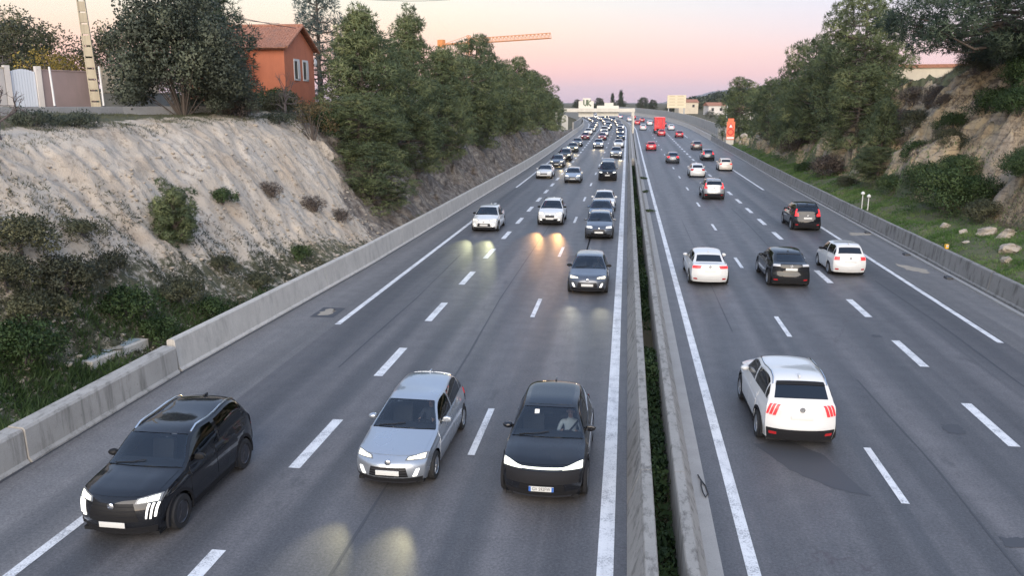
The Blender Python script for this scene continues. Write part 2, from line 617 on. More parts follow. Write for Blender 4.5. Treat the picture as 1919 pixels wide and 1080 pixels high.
# --- buildings, signs
def m_plaster(name, col, dk):
    t = NT(name)
    wc = t.coord(kind='World')
    n, n2 = t.noise(wc, .9, 5, .6), t.noise(wc, 25, 3, .6)
    st = t.noise(t.coord((3, 3, .3), 'World'), 1.0, 4, .6)
    c = t.mix(t.ramp(n, [(.35, 0.), (.75, .7)]), col, dk)
    c = t.mix(t.ramp(st, [(.5, 0.), (.75, .4)]), c, dk)
    t.done(t.bsdf(c, .88, t.bump(n2, .3, .01)))


m_plaster('plaster_orange', (.60, .20, .105), (.47, .155, .085))
m_plaster('plaster_mauve', (.34, .255, .245), (.25, .20, .19))
m_plaster('plaster_cream', (.56, .49, .38), (.44, .38, .30))
m_plaster('plaster_pale', (.60, .56, .52), (.45, .42, .40))
simple('shutter_white', (.66, .65, .63), .6)
simple('gate_pale', (.56, .60, .66), .5)
simple('door_dark', (.03, .034, .042), .4)
simple('window_dark', (.02, .024, .03), .12)


def m_tiles():
    t = NT('roof_tile')
    wc = t.coord(kind='World')
    n, n2 = t.noise(wc, 1.2, 5, .65), t.noise(wc, 7, 4, .7)
    c = t.ramp(n2, [(.3, (.20, .085, .05)), (.5, (.32, .14, .085)), (.7, (.42, .22, .15))])
    c = t.mix(t.ramp(n, [(.5, 0.), (.75, .6)]), c, (.15, .10, .08))
    t.done(t.bsdf(c, .9, t.bump(n2, .3, .02)))


m_tiles()
simple('metal_grey', (.30, .31, .32), .5, Metallic=.4)
simple('metal_dark', (.05, .05, .055), .55)
simple('metal_lid', (.34, .40, .43), .45, Metallic=.3)
simple('post_white', (.66, .65, .63), .55)
simple('crane_orange', (.62, .25, .08), .5)
simple('sign_beige', (.60, .52, .37), .6)
simple('sign_beige_dark', (.40, .33, .22), .6)
simple('sign_orange', (.75, .17, .08), .5)
simple('sign_red', (.62, .03, .03), .5)
simple('sign_white', (.76, .74, .70), .5)
simple('sign_back', (.60, .57, .50), .6)
simple('graffiti_black', (.05, .06, .045), .7)
simple('graffiti_green', (.19, .23, .14), .7)
simple('reflector_yellow', (.80, .42, .02), .4)
simple('wire_black', (.02, .02, .02), .6)
m_concrete('pole_concrete', (.46, .40, .29), (.26, .22, .16), .5)
m_concrete('mud', (.33, .29, .235), (.2, .17, .13), .3, False)
simple('mountain_rock', (.10, .095, .10), .95)
simple('curtain_wall', (.62, .60, .55), .7)
# ---------------------------------------------------------------- lie of the land (X right, Y along the motorway, metres)
def zr(Y):
    Y = np.asarray(Y, float)
    return .15 * (np.logaddexp(0, (Y - 115) / 15.) - np.logaddexp(0, (Y - 420) / 15.))


def xc(Y):
    return -np.clip(np.asarray(Y, float) - 220, 0, None) ** 2 / 1800.


def bar_l(Y): return np.interp(Y, [0, 23, 41, 57, 102, 140], [-13.65, -13.6, -12.95, -12.75, -12.3, -12.2]) + xc(Y)
def bar_r(Y): return np.interp(Y, [0, 34, 80, 125, 160], [15.8, 15.95, 16.35, 17.0, 17.2]) + xc(Y)


def z_left(X, Y):
    X = np.asarray(X, float); Y = np.asarray(Y, float)
    d = bar_l(Y) - .45 - X
    Ht = np.interp(Y, [-20, 20, 45, 60, 90, 136, 165, 190, 215], [6.9, 7.1, 7.35, 7.6, 6.6, 4.6, 2.4, .8, .3])
    wd = Ht * np.interp(Y, [10, 30, 50, 140], [1.15, .98, .90, .85])
    big = fbm(Y * .16, d * .12, 3, 3)
    s = np.clip((d - .5 + big * 1.1) / wd, 0, 1.25)
    foot = np.clip(s / .22, 0, 1)
    sh = np.where(s < 1, s - .05 * np.sin(2 * math.pi * s), 1 + (s - 1) * .12)
    z = .30 + (Ht - .30) * sh * (.75 + .25 * foot)
    face = np.clip(np.minimum(s / .25, (1.08 - s) / .18), 0, 1)
    gul = fbm(Y * 1.15 + .35 * d, d * .22, 7, 4)
    z = z + face * (gul * .26 - np.abs(fbm(Y * .55, d * .13, 21, 3)) * .45 + fbm(Y * 3.1, d * 2.6, 11, 3) * .24 + np.maximum(0, fbm(Y * .7, z * 1.5, 29, 3)) * .35)
    rz = np.clip((Y - 46) / 6, 0, 1) * face
    c1, e1 = cells(Y * .45 + d * .3, d * .5, 15)
    c2, e2 = cells(Y * 1.2 + d * .5, d * 1.3, 19)
    z = z + rz * (c1 * .9 + c2 * .40 - .2 * np.exp(-e1 * 8))
    plat = np.clip(d - 1.12 * wd - .5, 0, None)
    z = z + np.minimum(plat * .075, 1.6) + np.clip(plat / 3, 0, 1) * fbm(Y * .3, d * .3, 5, 3) * .15
    z = z + (1 - face) * fbm(Y * 1.3, d * 1.3, 9, 3) * .12 * np.clip(d / .6, 0, 1)
    return z + zr(Y)


def cells(x, y, s=0):
    """worley cells: nearest-feature id value, its local slope and the distance to the second"""
    x = np.asarray(x, float); y = np.asarray(y, float)
    ix, iy = np.floor(x), np.floor(y)
    b1 = np.full(np.broadcast(x, y).shape, 9.0); b2 = b1.copy(); val = b1 * 0; sx = b1 * 0; sy = b1 * 0
    for dx in (-1, 0, 1):
        for dy in (-1, 0, 1):
            cx, cy = ix + dx, iy + dy
            px, py = cx + _h(cx, cy, s), cy + _h(cx, cy, s + 7)
            d = np.hypot(x - px, y - py)
            n = d < b1
            b2 = np.where(n, b1, np.minimum(b2, d))
            h = _h(cx, cy, s + 13)
            val = np.where(n, h + ((_h(cx, cy, s + 19) - .5) * (x - px) + (_h(cx, cy, s + 23) - .5) * (y - py)) * 1.6, val)
            b1 = np.where(n, d, b1)
    return val - .5, b2 - b1


def z_right(X, Y):
    X = np.asarray(X, float); Y = np.asarray(Y, float)
    d = X - bar_r(Y) - .45
    Ht = np.interp(Y, [-20, 30, 45, 58, 76, 95, 115, 130, 150, 172], [9, 10, 10.8, 12.0, 11.8, 8.6, 5.6, 3.8, 1.6, .3])
    toe = np.interp(Y, [30, 50, 90, 140], [5.2, 4.2, 3.0, 2.0])
    big = fbm(Y * .14, d * .10, 33, 3)
    z1 = .45 + np.clip(d, 0, toe) * .27
    wd = Ht * .70
    s = np.clip((d - toe + big * 2.0) / wd, 0, 1.2)
    sh = np.where(s < 1, s ** .85, 1 + (s - 1) * .2)
    z = z1 + np.maximum(Ht - .45 - toe * .27, .0) * sh
    face = np.clip(np.minimum(s / .10, (1.1 - s) / .25), 0, 1)
    wy, wdd = Y + fbm(Y * .5, d * .5, 71, 2) * 1.4, d + fbm(Y * .5, d * .5, 73, 2) * 1.4
    c1, e1 = cells(wy * .30 + wdd * .12, wdd * .42, 5)
    c2, e2 = cells(wy * .85, wdd * 1.05 + wy * .2, 9)
    z = z + face * (c1 * 1.7 + c2 * .62 - .35 * np.exp(-e1 * 9) - .16 * np.exp(-e2 * 9) + fbm(Y * 2.6, d * 2.2, 51, 3) * .22)
    z = z + (1 - face) * fbm(Y * .9, d * .9, 55, 4) * .30 * np.clip(d / .8, 0, 1)
    plat = np.clip(d - toe - 1.2 * wd, 0, None)
    return z + np.minimum(plat * .06, 1.5) + zr(Y)


def struct(o): return tag(o, kind='structure')


def grid_mesh(name, xs, ys, fz, fx=None, attrs=None):
    """xs: lateral samples, ys: samples along the road; fx maps (lateral, Y) to X"""
    D, Y = np.meshgrid(np.asarray(xs, float), np.asarray(ys, float))
    X = D if fx is None else fx(D, Y)
    Z = fz(X, Y) + 0 * X
    V = np.stack([X, Y, Z], -1).reshape(-1, 3)
    nx, ny = len(xs), len(ys)
    i = (np.arange(ny - 1)[:, None] * nx + np.arange(nx - 1)[None, :]).ravel()
    F = np.stack([i, i + 1, i + nx + 1, i + nx], -1)
    at = {k: v(D, X, Y, Z).ravel() for k, v in (attrs or {}).items()}
    return fast_mesh(name, V, F, True, at)


# ground: one sheet out to the horizon, sunk a little under everything that lies on it
gx = np.concatenate([-np.geomspace(9000, 60, 26), np.linspace(-50, 50, 11), np.geomspace(60, 9000, 26)])
gy = np.concatenate([np.linspace(-400, 0, 5), np.linspace(30, 620, 40), np.geomspace(660, 14000, 30)])
struct(link('ground', grid_mesh('ground', gx, gy, lambda X, Y: zr(Y) - .35), MATS['earth']))

YS_ROAD = np.concatenate([np.linspace(-6, 110, 59), np.linspace(114, 430, 80), np.linspace(440, 620, 19)])


def ribbon(name, x0, x1, ya, yb, dz, mat, parent=None, step=4.0):
    n = max(2, int((yb - ya) / step) + 1)
    ys = np.linspace(ya, yb, n)
    V, F = [], []
    for y in ys:
        a = x0(y) if callable(x0) else x0 + float(xc(y))
        b = x1(y) if callable(x1) else x1 + float(xc(y))
        z = float(zr(y)) + dz
        V += [(a, y, z), (b, y, z)]
    for i in range(n - 1):
        F.append((2 * i, 2 * i + 1, 2 * i + 3, 2 * i + 2))
    return link(name, mesh(name, V, F, True), mat, parent)


road_l = struct(ribbon('motorway_carriageway_left', lambda y: float(bar_l(y)) - .2, .34, -8, 620, 0, MATS['asphalt']))
road_r = struct(ribbon('motorway_carriageway_right', 1.60, lambda y: float(bar_r(y)) + .2, -8, 620, 0, MATS['asphalt_right']))
struct(ribbon('hard_shoulder_left', lambda y: float(bar_l(y)) - .1, -10.75, -8, 620, .004, MATS['asphalt_shoulder']))
struct(ribbon('hard_shoulder_right', 13.42, lambda y: float(bar_r(y)) + .1, -8, 620, .004, MATS['asphalt_shoulder']))
struct(ribbon('median_verge', 1.62, 1.96, -8, 620, .005, MATS['kerb_stone']))
struct(ribbon('median_soil', .3, 1.66, -8, 620, -.25, MATS['earth']))

# painted markings: every dash is a part of its carriageway
LP = MATS['line_paint']


def line(parent, x, w, y0, y1, name='lane_line'):
    return ribbon(name, x - w / 2, x + w / 2, y0, y1, .0085, LP, parent, 8.0)


def dashes(parent, x, w, first, length, period, last, name):
    y = first
    proto = None
    while y < last:
        o = line(parent, x, w, y, y + length, name)
        y += period


line(road_l, -.15, .30, -6, 560, 'edge_line')
for k in range(0, 11):
    line(road_l, -10.68, .22, 29.0 + 52 * (k - 1) + (0), 29.0 + 52 * (k - 1) + 39, 'edge_line')
dashes(road_l, -7.38, .28, 16.75 - 13.2, 3.0, 6.6, 300, 'lane_dash')
dashes(road_l, -3.46, .17, 18.0 - 13.1, 3.1, 13.1, 300, 'lane_dash')
line(road_r, 2.50, .24, -6, 560, 'edge_line')
for k in range(0, 11):
    line(road_r, 13.24, .22, 29.8 + 52 * (k - 1), 29.8 + 52 * (k - 1) + 39, 'edge_line')
dashes(road_r, 6.05, .17, 16.84 - 12.75, 2.9, 12.75, 300, 'lane_dash')
dashes(road_r, 9.66, .28, 20.3 - 12.6, 3.0, 6.3, 300, 'lane_dash')


def patch_sheet(name, pts, z, mat, parent, jag=.05, seed=1):
    rg = random.Random(seed)
    out = []
    for (a, b) in zip(pts, pts[1:] + pts[:1]):
        for k in range(6):
            f = k / 6
            out.append((a[0] + (b[0] - a[0]) * f + rg.uniform(-jag, jag), a[1] + (b[1] - a[1]) * f + rg.uniform(-jag, jag), z))
    return link(name, mesh(name, out, [tuple(range(len(out)))]), mat, parent)


patch_sheet('asphalt_repair', [(3.35, 19.6), (4.2, 20.0), (4.95, 19.1), (5.42, 17.1), (4.7, 17.35), (3.95, 18.2)], .005, MATS['asphalt_patch'], road_r, .03)
patch_sheet('asphalt_repair', [(-12.15, 29.95), (-12.15, 31.5), (-11.2, 31.5), (-11.2, 29.95)], .010, MATS['asphalt_patch'], road_l, .015, 4)
patch_sheet('mud_stain', [(-12.0, 30.2), (-11.95, 31.2), (-11.55, 31.35), (-11.4, 30.4)], .014, MATS['mud'], road_l, .09, 5)
patch_sheet('mud_stain', [(14.3, 54.0), (14.6, 55.4), (15.9, 55.2), (15.6, 54.3)], .010, MATS['mud'], road_r, .12, 6)
patch_sheet('mud_stain', [(14.2, 43.0), (14.2, 44.6), (15.3, 43.0), (14.9, 42.0)], .010, MATS['mud'], road_r, .12, 7)
patch_sheet('sealed_seam', [(-5.02, 8), (-5.06, 26), (-5.20, 34), (-5.05, 62), (-5.01, 62), (-5.15, 34), (-5.0, 26), (-4.97, 8)], .006, MATS['asphalt_patch'], road_l, .012, 8)
for (a0, b0, c0, d0, par) in [(-8.9, 24.0, .05, 20.0, road_l), (-2.1, 40.0, .05, 26.0, road_l), (7.2, 13.0, .05, 12.0, road_r), (8.4, 44.0, .06, 30.0, road_r), (11.9, 24.0, .05, 16.0, road_r)]:
    patch_sheet('sealed_seam', [(a0, b0), (a0 + .10, b0 + d0 * .5), (a0 - .06, b0 + d0), (a0 - .06 + c0, b0 + d0), (a0 + .10 + c0, b0 + d0 * .5), (a0 + c0, b0)], .006, MATS['asphalt_patch'], par, .015, int(b0))
for (a0, b0, w0, d0, par) in [(-7.0, 10.2, .5, .5, road_l), (8.35, 21.0, .5, .55, road_r), (7.4, 15.3, .5, .35, road_r), (9.0, 30.0, .35, .3, road_r), (-3.0, 43.0, .7, 1.6, road_l)]:
    patch_sheet('asphalt_repair', [(a0, b0), (a0 + w0 * .1, b0 + d0), (a0 + w0, b0 + d0 * 1.1), (a0 + w0 * .9, b0 - d0 * .1)], .007, MATS['asphalt_patch'], par, .05, int(b0 * 3))
patch_sheet('sealed_seam', [(4.06, 30), (4.1, 60), (4.13, 60), (4.09, 30)], .006, MATS['asphalt_patch'], road_r, .012, 9)

# ------------------------------------------------ the two cuttings
dl = np.concatenate([np.arange(0, 13, .13), np.geomspace(13.3, 120, 26)])
yl1 = np.concatenate([np.arange(2, 16, .4), np.arange(16, 66, .15), np.arange(66, 150, .5), np.arange(150, 232, 2.0)])


def soil_l(D, X, Y, Z):
    near = np.clip((46 - Y) / 30, 0, 1)
    lim = 1.0 + 3.9 * near ** .8
    lowpart = np.clip((lim - D) / 1.6 + .5, 0, 1) * np.clip((D + .3) / .3, 0, 1)
    Ht = np.interp(Y, [-20, 20, 45, 60, 90, 136, 165, 190], [6.9, 7.1, 7.35, 7.6, 6.6, 4.6, 2.4, .8])
    top = np.clip((D - Ht * 1.02 - .9) / .9, 0, 1)
    return np.clip(np.maximum(lowpart * .62, top), 0, 1)


hl = struct(link('hillside_left', grid_mesh('hillside_left', dl, yl1, z_left, lambda D, Y: bar_l(Y) - .45 - D, {'soil': soil_l, 'rock': lambda D, X, Y, Z: np.clip((Y - 43.5 - .5 * D + 3 * fbm(Y * .3, D * .4, 77, 3)) / 5, 0, 1)}), MATS['limestone']))
dr = np.concatenate([np.arange(0, 17, .16), np.geomspace(17.3, 120, 24)])
yr1 = np.concatenate([np.arange(10, 30, .6), np.arange(30, 82, .17), np.arange(82, 150, .5), np.arange(150, 190, 2.0)])


def soil_r(D, X, Y, Z):
    toe = np.interp(Y, [30, 50, 90, 140], [5.2, 4.4, 3.2, 2.0])
    Ht = np.interp(Y, [-20, 30, 45, 58, 75, 95, 130, 150, 172], [9, 9.8, 10.8, 12.0, 11.8, 8.6, 4, 1.6, .3])
    low = np.clip((toe - D) / 1.2 + .5, 0, 1)
    top = np.clip((D - toe - Ht * .56) / 1.5, 0, 1)
    return np.clip(np.maximum(low, top), 0, 1) * .95


hr = struct(link('hillside_right', grid_mesh('hillside_right', dr, yr1, z_right, lambda D, Y: bar_r(Y) + .45 + D, {'soil': soil_r}), MATS['rock_ochre']))

# ---------------------------------------------------------------- barriers
def path(fx, ya, yb, step=3.0, dz=0.0):
    n = max(2, int(abs(yb - ya) / step) + 1)
    return [(float(fx(y)), float(y), float(zr(y)) + dz) for y in np.linspace(ya, yb, n)]


def barrier(name, prof, fx, y0, y1, seg, mat, label, group=None, gap=.015, jit=0.0, seed=1, piece='barrier_segment', z0=0.0):
    """a concrete wall cast in lengths: each length is a part"""
    rg = random.Random(seed)
    root = empty(name, (float(fx(y0)), y0, float(zr(y0))))
    tag(root, label, 'barrier', group)
    y = y0
    while y < y1 - .1:
        ye = min(y + seg, y1)
        dx, dz = rg.uniform(-jit, jit), rg.uniform(-jit, jit)
        pth = [(X - root.location.x + dx, Y - root.location.y, Z - root.location.z + dz + z0) for X, Y, Z in path(fx, y, ye - gap, 2.5)]
        sweep(piece, prof, pth, mat, root)
        y = ye
    return root


# left wall: old low thick length nearest, then the smoother taller one
P_L = [(0.02, -.3), (0.02, .05), (-.06, .12), (-.16, 1.0), (-.20, 1.04), (-.36, 1.04), (-.42, 1.0), (-.50, -.3)]
P_L0 = [(0.03, -.3), (0.03, .04), (-.03, .12), (-.05, .80), (-.09, .86), (-.46, .88), (-.52, .82), (-.56, -.3)]
barrier('concrete_barrier', P_L0, bar_l, 3, 22.9, 6.6, MATS['concrete_old'], 'low pitted old concrete barrier at the lower left edge', None, .03, .02, 2)
barrier('concrete_barrier', P_L, bar_l, 22.95, 200, 12, MATS['concrete_pale'], 'long smooth pale concrete barrier below the white cutting', None, .02, .006, 3)
struct(ribbon('gutter_left', lambda y: float(bar_l(y)) - .02, lambda y: float(bar_l(y)) + .10, 3, 200, .010, MATS['asphalt_patch']))
# right wall, stained, with a kerb at its foot
P_R = [(0, -.3), (0, .10), (.06, .16), (.15, .92), (.19, .96), (.33, .96), (.38, .92), (.45, -.3)]
barrier('concrete_barrier', P_R, bar_r, 26, 176, 6.0, MATS['concrete_dark'], 'stained dark concrete barrier below the grassy right bank', None, .03, .012, 4)
P_K = [(-.36, -.2), (-.36, .075), (-.33, .09), (-.20, .09), (-.18, .07), (-.18, -.2)]
kb = barrier('kerb', P_K, bar_r, 26, 176, 10, MATS['kerb_stone'], 'low concrete drainage kerb at the foot of the right barrier', None, .04, .004, 5, 'kerb_stone')
kb['category'] = 'kerb'

# median: two walls with a planted gap
mx0 = lambda y: .24 + float(xc(y))
mx1 = lambda y: 1.16 + float(xc(y))
P_M1 = [(0, -.3), (0, .03), (.24, .72), (.255, .72), (.26, .80), (.28, .83), (.47, .83), (.49, .80), (.52, -.6)]
P_M2 = [(0, -.6), (.02, .80), (.04, .83), (.22, .83), (.25, .80), (.32, .45), (.50, .10), (.52, .0), (.52, -.3)]
barrier('median_barrier', P_M1, mx0, 4, 112, 6.0, MATS['concrete_mossy'], 'sloped median barrier beside the oncoming lanes, bare top ledge', None, .012, .003, 6)
barrier('median_barrier', P_M2, mx1, 4, 112, 6.0, MATS['concrete_mossy'], 'speckled median barrier beside the departing lanes', None, .012, .003, 7)
P_M3 = [(0, -.3), (0, .06), (.30, .5), (.42, .86), (.62, .86), (.74, .5), (1.04, .06), (1.04, -.3)]
barrier('median_barrier', P_M3, lambda y: .42 + float(xc(y)), 112.3, 420, 12.0, MATS['concrete_old'], 'single far median barrier running on under the sign gantry', None, .02, .004, 8)
# ---------------------------------------------------------------- vehicles
# local axes: +y forward, +x right, z up, origin on the road under the middle
# stations along the middle of the body, front to back: y, z, half-width, bow in plan, crown
HATCH = [(2.05, .20, .70, .20, .0), (2.15, .42, .76, .26, .0), (2.13, .63, .78, .29, .01), (2.00, .76, .79, .30, .03),
         (1.55, .90, .80, .18, .07), (1.02, 1.00, .79, .15, .06), (.28, 1.42, .58, .10, .05), (-.45, 1.47, .60, .02, .05),
         (-1.35, 1.40, .57, -.05, .05), (-1.92, 1.02, .70, -.12, .04), (-2.02, .95, .74, -.15, .02), (-2.10, .73, .78, -.18, .0),
         (-2.15, .46, .78, -.20, .0), (-2.06, .22, .74, -.18, .0)]


def station_set(L, W, H, over=None):
    st = [list(r) for r in HATCH]
    for i, v in (over or {}).items():
        for k, x in enumerate(v):
            if x is not None: st[i][k] = x
    a = np.array(st, float)
    a[:, 0] *= L / 4.3
    a[:, 1] *= H / 1.47
    a[:, 2] *= W / 1.78
    a[:, 3] *= W / 1.78
    return a


SUB = 6


class Shape:
    def __init__(s, L, W, H, over=None, wr=.33, axf=.86, axr=.84, flare=.02):
        s.L, s.W, s.H, s.wr = L, W, H, wr
        st = station_set(L, W, H, over)
        s.yf, s.yr = L / 2 - axf, -L / 2 + axr
        # non-uniform cubic through the stations
        P = st
        ch = np.linalg.norm(np.diff(P[:, :2], axis=0), axis=1)
        k = np.concatenate([[0], np.cumsum(ch)])
        m = np.zeros_like(P)
        sl = np.diff(P, axis=0) / ch[:, None]
        m[0], m[-1] = sl[0], sl[-1]
        for i in range(1, len(P) - 1):
            m[i] = (sl[i - 1] * ch[i] + sl[i] * ch[i - 1]) / (ch[i] + ch[i - 1])
        rows = []
        for i in range(len(P) - 1):
            for j in range(SUB):
                t = j / SUB; h = ch[i]
                rows.append((2 * t ** 3 - 3 * t ** 2 + 1) * P[i] + (t ** 3 - 2 * t ** 2 + t) * h * m[i] + (-2 * t ** 3 + 3 * t ** 2) * P[i + 1] + (t ** 3 - t ** 2) * h * m[i + 1])
        rows.append(P[-1])
        s.rows = np.array(rows)
        s.N = len(s.rows)
        W2 = W / 2
        # body side: a Coons patch between fascia edges, shoulder line and sill
        e = lambda i: s.strip(i / SUB, 1.0)
        i0, ic, ib, ie = 3 * SUB, 5 * SUB, 9 * SUB, 10 * SUB
        Lb = np.array([e(i) for i in range(0, i0 + 1)])
        Rb = np.array([e(i) for i in range(s.N - 1, ie - 1, -1)])
        hood = [e(i) for i in range(i0, ic + 1)]
        deck = [e(i) for i in range(ib, ie + 1)]
        A, B = e(ic), e(ib)
        rail = np.array([e(i) for i in range(ic, ib + 1)])
        fr = (rail[:, 1] - A[1]) / (B[1] - A[1])
        fr = np.clip(fr, 0, 1); fr = np.maximum.accumulate(fr)
        belt = A[None] + (B - A)[None] * fr[:, None]
        belt[:, 0] += .035 * np.sin(math.pi * fr)
        belt[:, 2] += .012 * np.sin(math.pi * fr)
        s.rail, s.belt = rail, belt
        Tp = np.array(hood + list(belt[1:-1]) + deck)
        nu, nv = len(Tp) - 1, i0
        u = (Tp[0, 1] - Tp[:, 1]) / (Tp[0, 1] - Tp[-1, 1])
        v = np.linspace(0, 1, nv + 1)
        Bt = Lb[0][None] + (Rb[0] - Lb[0])[None] * u[:, None]
        G = np.zeros((nu + 1, nv + 1, 3))
        for a in range(nu + 1):
            for b in range(nv + 1):
                U, V_ = u[a], v[b]
                c = (1 - V_) * Bt[a] + V_ * Tp[a] + (1 - U) * Lb[b] + U * Rb[b] - ((1 - U) * (1 - V_) * Lb[0] + U * (1 - V_) * Rb[0] + (1 - U) * V_ * Lb[-1] + U * V_ * Rb[-1])
                g = 1 - abs(2 * U - 1) ** 5
                tgt = W2 * (.945 + .055 * math.sin(math.pi * min(1, V_ * 1.15)))
                for ya in (s.yf, s.yr):
                    tgt += flare * math.exp(-((c[1] - ya) / .42) ** 2) * math.sin(math.pi * V_) * .7
                c = c.copy()
                c[0] += max(0, tgt - c[0]) * g * (1 - V_ ** 4)
                c[0] += g * (.022 * max(0, 1 - abs(V_ - .74) / .10) - .018 * max(0, 1 - abs(V_ - .42) / .22))   # waist crease and hollow
                G[a, b] = c
        s.G, s.u = G, u
        s.ic, s.ib, s.i0, s.ie = ic, ib, i0, ie

    def strip(s, st, t):
        f = min(max(st * SUB, 0), s.N - 1.0001)
        i = int(f); f -= i
        y, z, w, bow, cr = s.rows[i] * (1 - f) + s.rows[i + 1] * f
        a = abs(t)
        if 3.0 < st < 5.0:      # pressed ridges along the bonnet
            z = z + .016 * math.exp(-((a - .62) / .10) ** 2) * math.sin(math.pi * (st - 3) / 2)
        return np.array([w * t, y - bow * a ** 2.6, z - cr * (.5 * a ** 2 + .5 * a ** 7)])

    def side(s, u, v):
        """u by length (0 front .. 1 back), v 0 sill .. 1 shoulder; right-hand side"""
        a = np.interp(u, s.u, np.arange(len(s.u)))
        b = v * (s.G.shape[1] - 1)
        i, j = min(int(a), s.G.shape[0] - 2), min(int(b), s.G.shape[1] - 2)
        fa, fb = a - i, b - j
        G = s.G
        return (G[i, j] * (1 - fa) + G[i + 1, j] * fa) * (1 - fb) + (G[i, j + 1] * (1 - fa) + G[i + 1, j + 1] * fa) * fb

    def green(s, a, b):
        f = a * (len(s.rail) - 1); i = min(int(f), len(s.rail) - 2); f -= i
        p = s.belt[i] * (1 - f) + s.belt[i + 1] * f
        q = s.rail[i] * (1 - f) + s.rail[i + 1] * f
        r = p * (1 - b) + q * b
        r[0] += .03 * math.sin(math.pi * b) * min(1, (q[2] - p[2]) * 3)
        return r

    def body(s, tw=.93):
        bm = bmesh.new()
        T = [-1, -.97, -tw, -.8, -.62, -.42, -.2, 0, .2, .42, .62, .8, tw, .97, 1]
        vs_ = [[bm.verts.new(s.strip(i / SUB, t)) for t in T] for i in range(s.N)]
        for i in range(s.N - 1):
            for k in range(len(T) - 1):
                ws = s.ic <= i < 6 * SUB - 0 and 2 <= k <= len(T) - 4 and i < 6 * SUB
                if ws: continue
                bm.faces.new((vs_[i][k], vs_[i][k + 1], vs_[i + 1][k + 1], vs_[i + 1][k]))
        G = s.G
        nu, nv = G.shape[0] - 1, G.shape[1] - 1
        Ra = s.wr * 1.17
        for sg in (1, -1):
            flip = np.array([sg, 1, 1])
            pts = G.copy()
            cut = np.zeros((nu, nv), bool)
            for ya in (s.yf, s.yr):
                for a in range(nu):
                    for b in range(nv):
                        c = G[a:a + 2, b:b + 2].reshape(-1, 3).mean(0)
                        if math.hypot(c[1] - ya, c[2] - s.wr) < Ra: cut[a, b] = True
            for a in range(nu + 1):
                for b in range(nv + 1):
                    nb = [cut[i, j] for i in (a - 1, a) for j in (b - 1, b) if 0 <= i < nu and 0 <= j < nv]
                    if any(nb) and not all(nb):
                        p = pts[a, b]
                        ya = s.yf if abs(p[1] - s.yf) < abs(p[1] - s.yr) else s.yr
                        d = np.array([p[1] - ya, p[2] - s.wr]); n = np.linalg.norm(d)
                        if b == 0:
                            p[1] = ya + math.copysign(math.sqrt(max(Ra ** 2 - (p[2] - s.wr) ** 2, .01)), d[0])
                        else:
                            d *= Ra / max(n, 1e-4); p[1], p[2] = ya + d[0], s.wr + d[1]
            gv = [[bm.verts.new(pts[a, b] * flip) for b in range(nv + 1)] for a in range(nu + 1)]
            for a in range(nu):
                for b in range(nv):
                    if not cut[a, b]:
                        bm.faces.new((gv[a][b], gv[a + 1][b], gv[a + 1][b + 1], gv[a][b + 1]))
            n = len(s.rail) - 1
            gg = [[bm.verts.new(s.green(a / n, b / 4) * flip) for b in range(5)] for a in range(n + 1)]
            for a in range(n):
                for b in range(4):
                    try: bm.faces.new((gg[a][b], gg[a + 1][b], gg[a + 1][b + 1], gg[a][b + 1]))
                    except ValueError: pass
        bmesh.ops.remove_doubles(bm, verts=bm.verts, dist=.004)
        # orient outwards
        bmesh.ops.recalc_face_normals(bm, faces=bm.faces)
        up = sum(f.normal.z for f in bm.faces if f.calc_center_median().z > s.H * .9)
        if up < 0: bmesh.ops.reverse_faces(bm, faces=bm.faces)
        me = bpy.data.meshes.new('body')
        bm.to_mesh(me); bm.free()
        me.polygons.foreach_set('use_smooth', [True] * len(me.polygons))
        me.set_sharp_from_angle(angle=R(50))
        return me

    def patch(s, surf, quad, nu, nv, off=.006, skirt=.02, mirror=False, extra=None):
        """a panel that follows the body: quad = 4 corners in surface coordinates"""
        V, F = [], []
        quads = [(surf, quad, nu, nv)] + (extra or [])
        for (sf, q, nu, nv) in quads:
            fn = getattr(s, sf)
            base = len(V)
            q = [np.array(p, float) for p in q]
            pts = np.zeros((nu + 1, nv + 1, 3)); 
            def at(a, b):
                c = (q[0] * (1 - a) + q[1] * a) * (1 - b) + (q[3] * (1 - a) + q[2] * a) * b
                return fn(c[0], c[1])
            for i in range(nu + 1):
                for j in range(nv + 1):
                    a, b = i / nu, j / nv
                    p = at(a, b); h = .02
                    da = at(min(a + h, 1), b) - at(max(a - h, 0), b)
                    db = at(a, min(b + h, 1)) - at(a, max(b - h, 0))
                    n = np.cross(da, db); ln = np.linalg.norm(n)
                    n = n / ln if ln > 1e-9 else np.array([0, 0, 1.])
                    ctr = np.array([0, min(max(p[1], -s.L * .3), s.L * .3), s.H * .45])
                    if n @ (p - ctr) < 0: n = -n
                    pts[i, j] = p + n * off
                    V.append(p + n * off)
                    if i in (0, nu) or j in (0, nv):
                        pass
            for i in range(nu):
                for j in range(nv):
                    a = base + i * (nv + 1) + j
                    F.append((a, a + nv + 1, a + nv + 2, a + 1))
            # skirt back into the body
            ring = [(i, 0) for i in range(nu)] + [(nu, j) for j in range(nv)] + [(i, nv) for i in range(nu, 0, -1)] + [(0, j) for j in range(nv, 0, -1)]
            rb = len(V)
            for (i, j) in ring:
                p = pts[i, j]
                ctr = np.array([0, min(max(p[1], -s.L * .3), s.L * .3), s.H * .45])
                d = ctr - p; V.append(p + d / np.linalg.norm(d) * skirt)
            n = len(ring)
            for k in range(n):
                i, j = ring[k]; i2, j2 = ring[(k + 1) % n]
                F.append((base + i * (nv + 1) + j, base + i2 * (nv + 1) + j2, rb + (k + 1) % n, rb + k))
        V = np.array(V)
        if mirror: V[:, 0] *= -1
        bm = bmesh.new()
        vv = [bm.verts.new(p) for p in V]
        for f in F: 
            try: bm.faces.new([vv[k] for k in f])
            except ValueError: pass
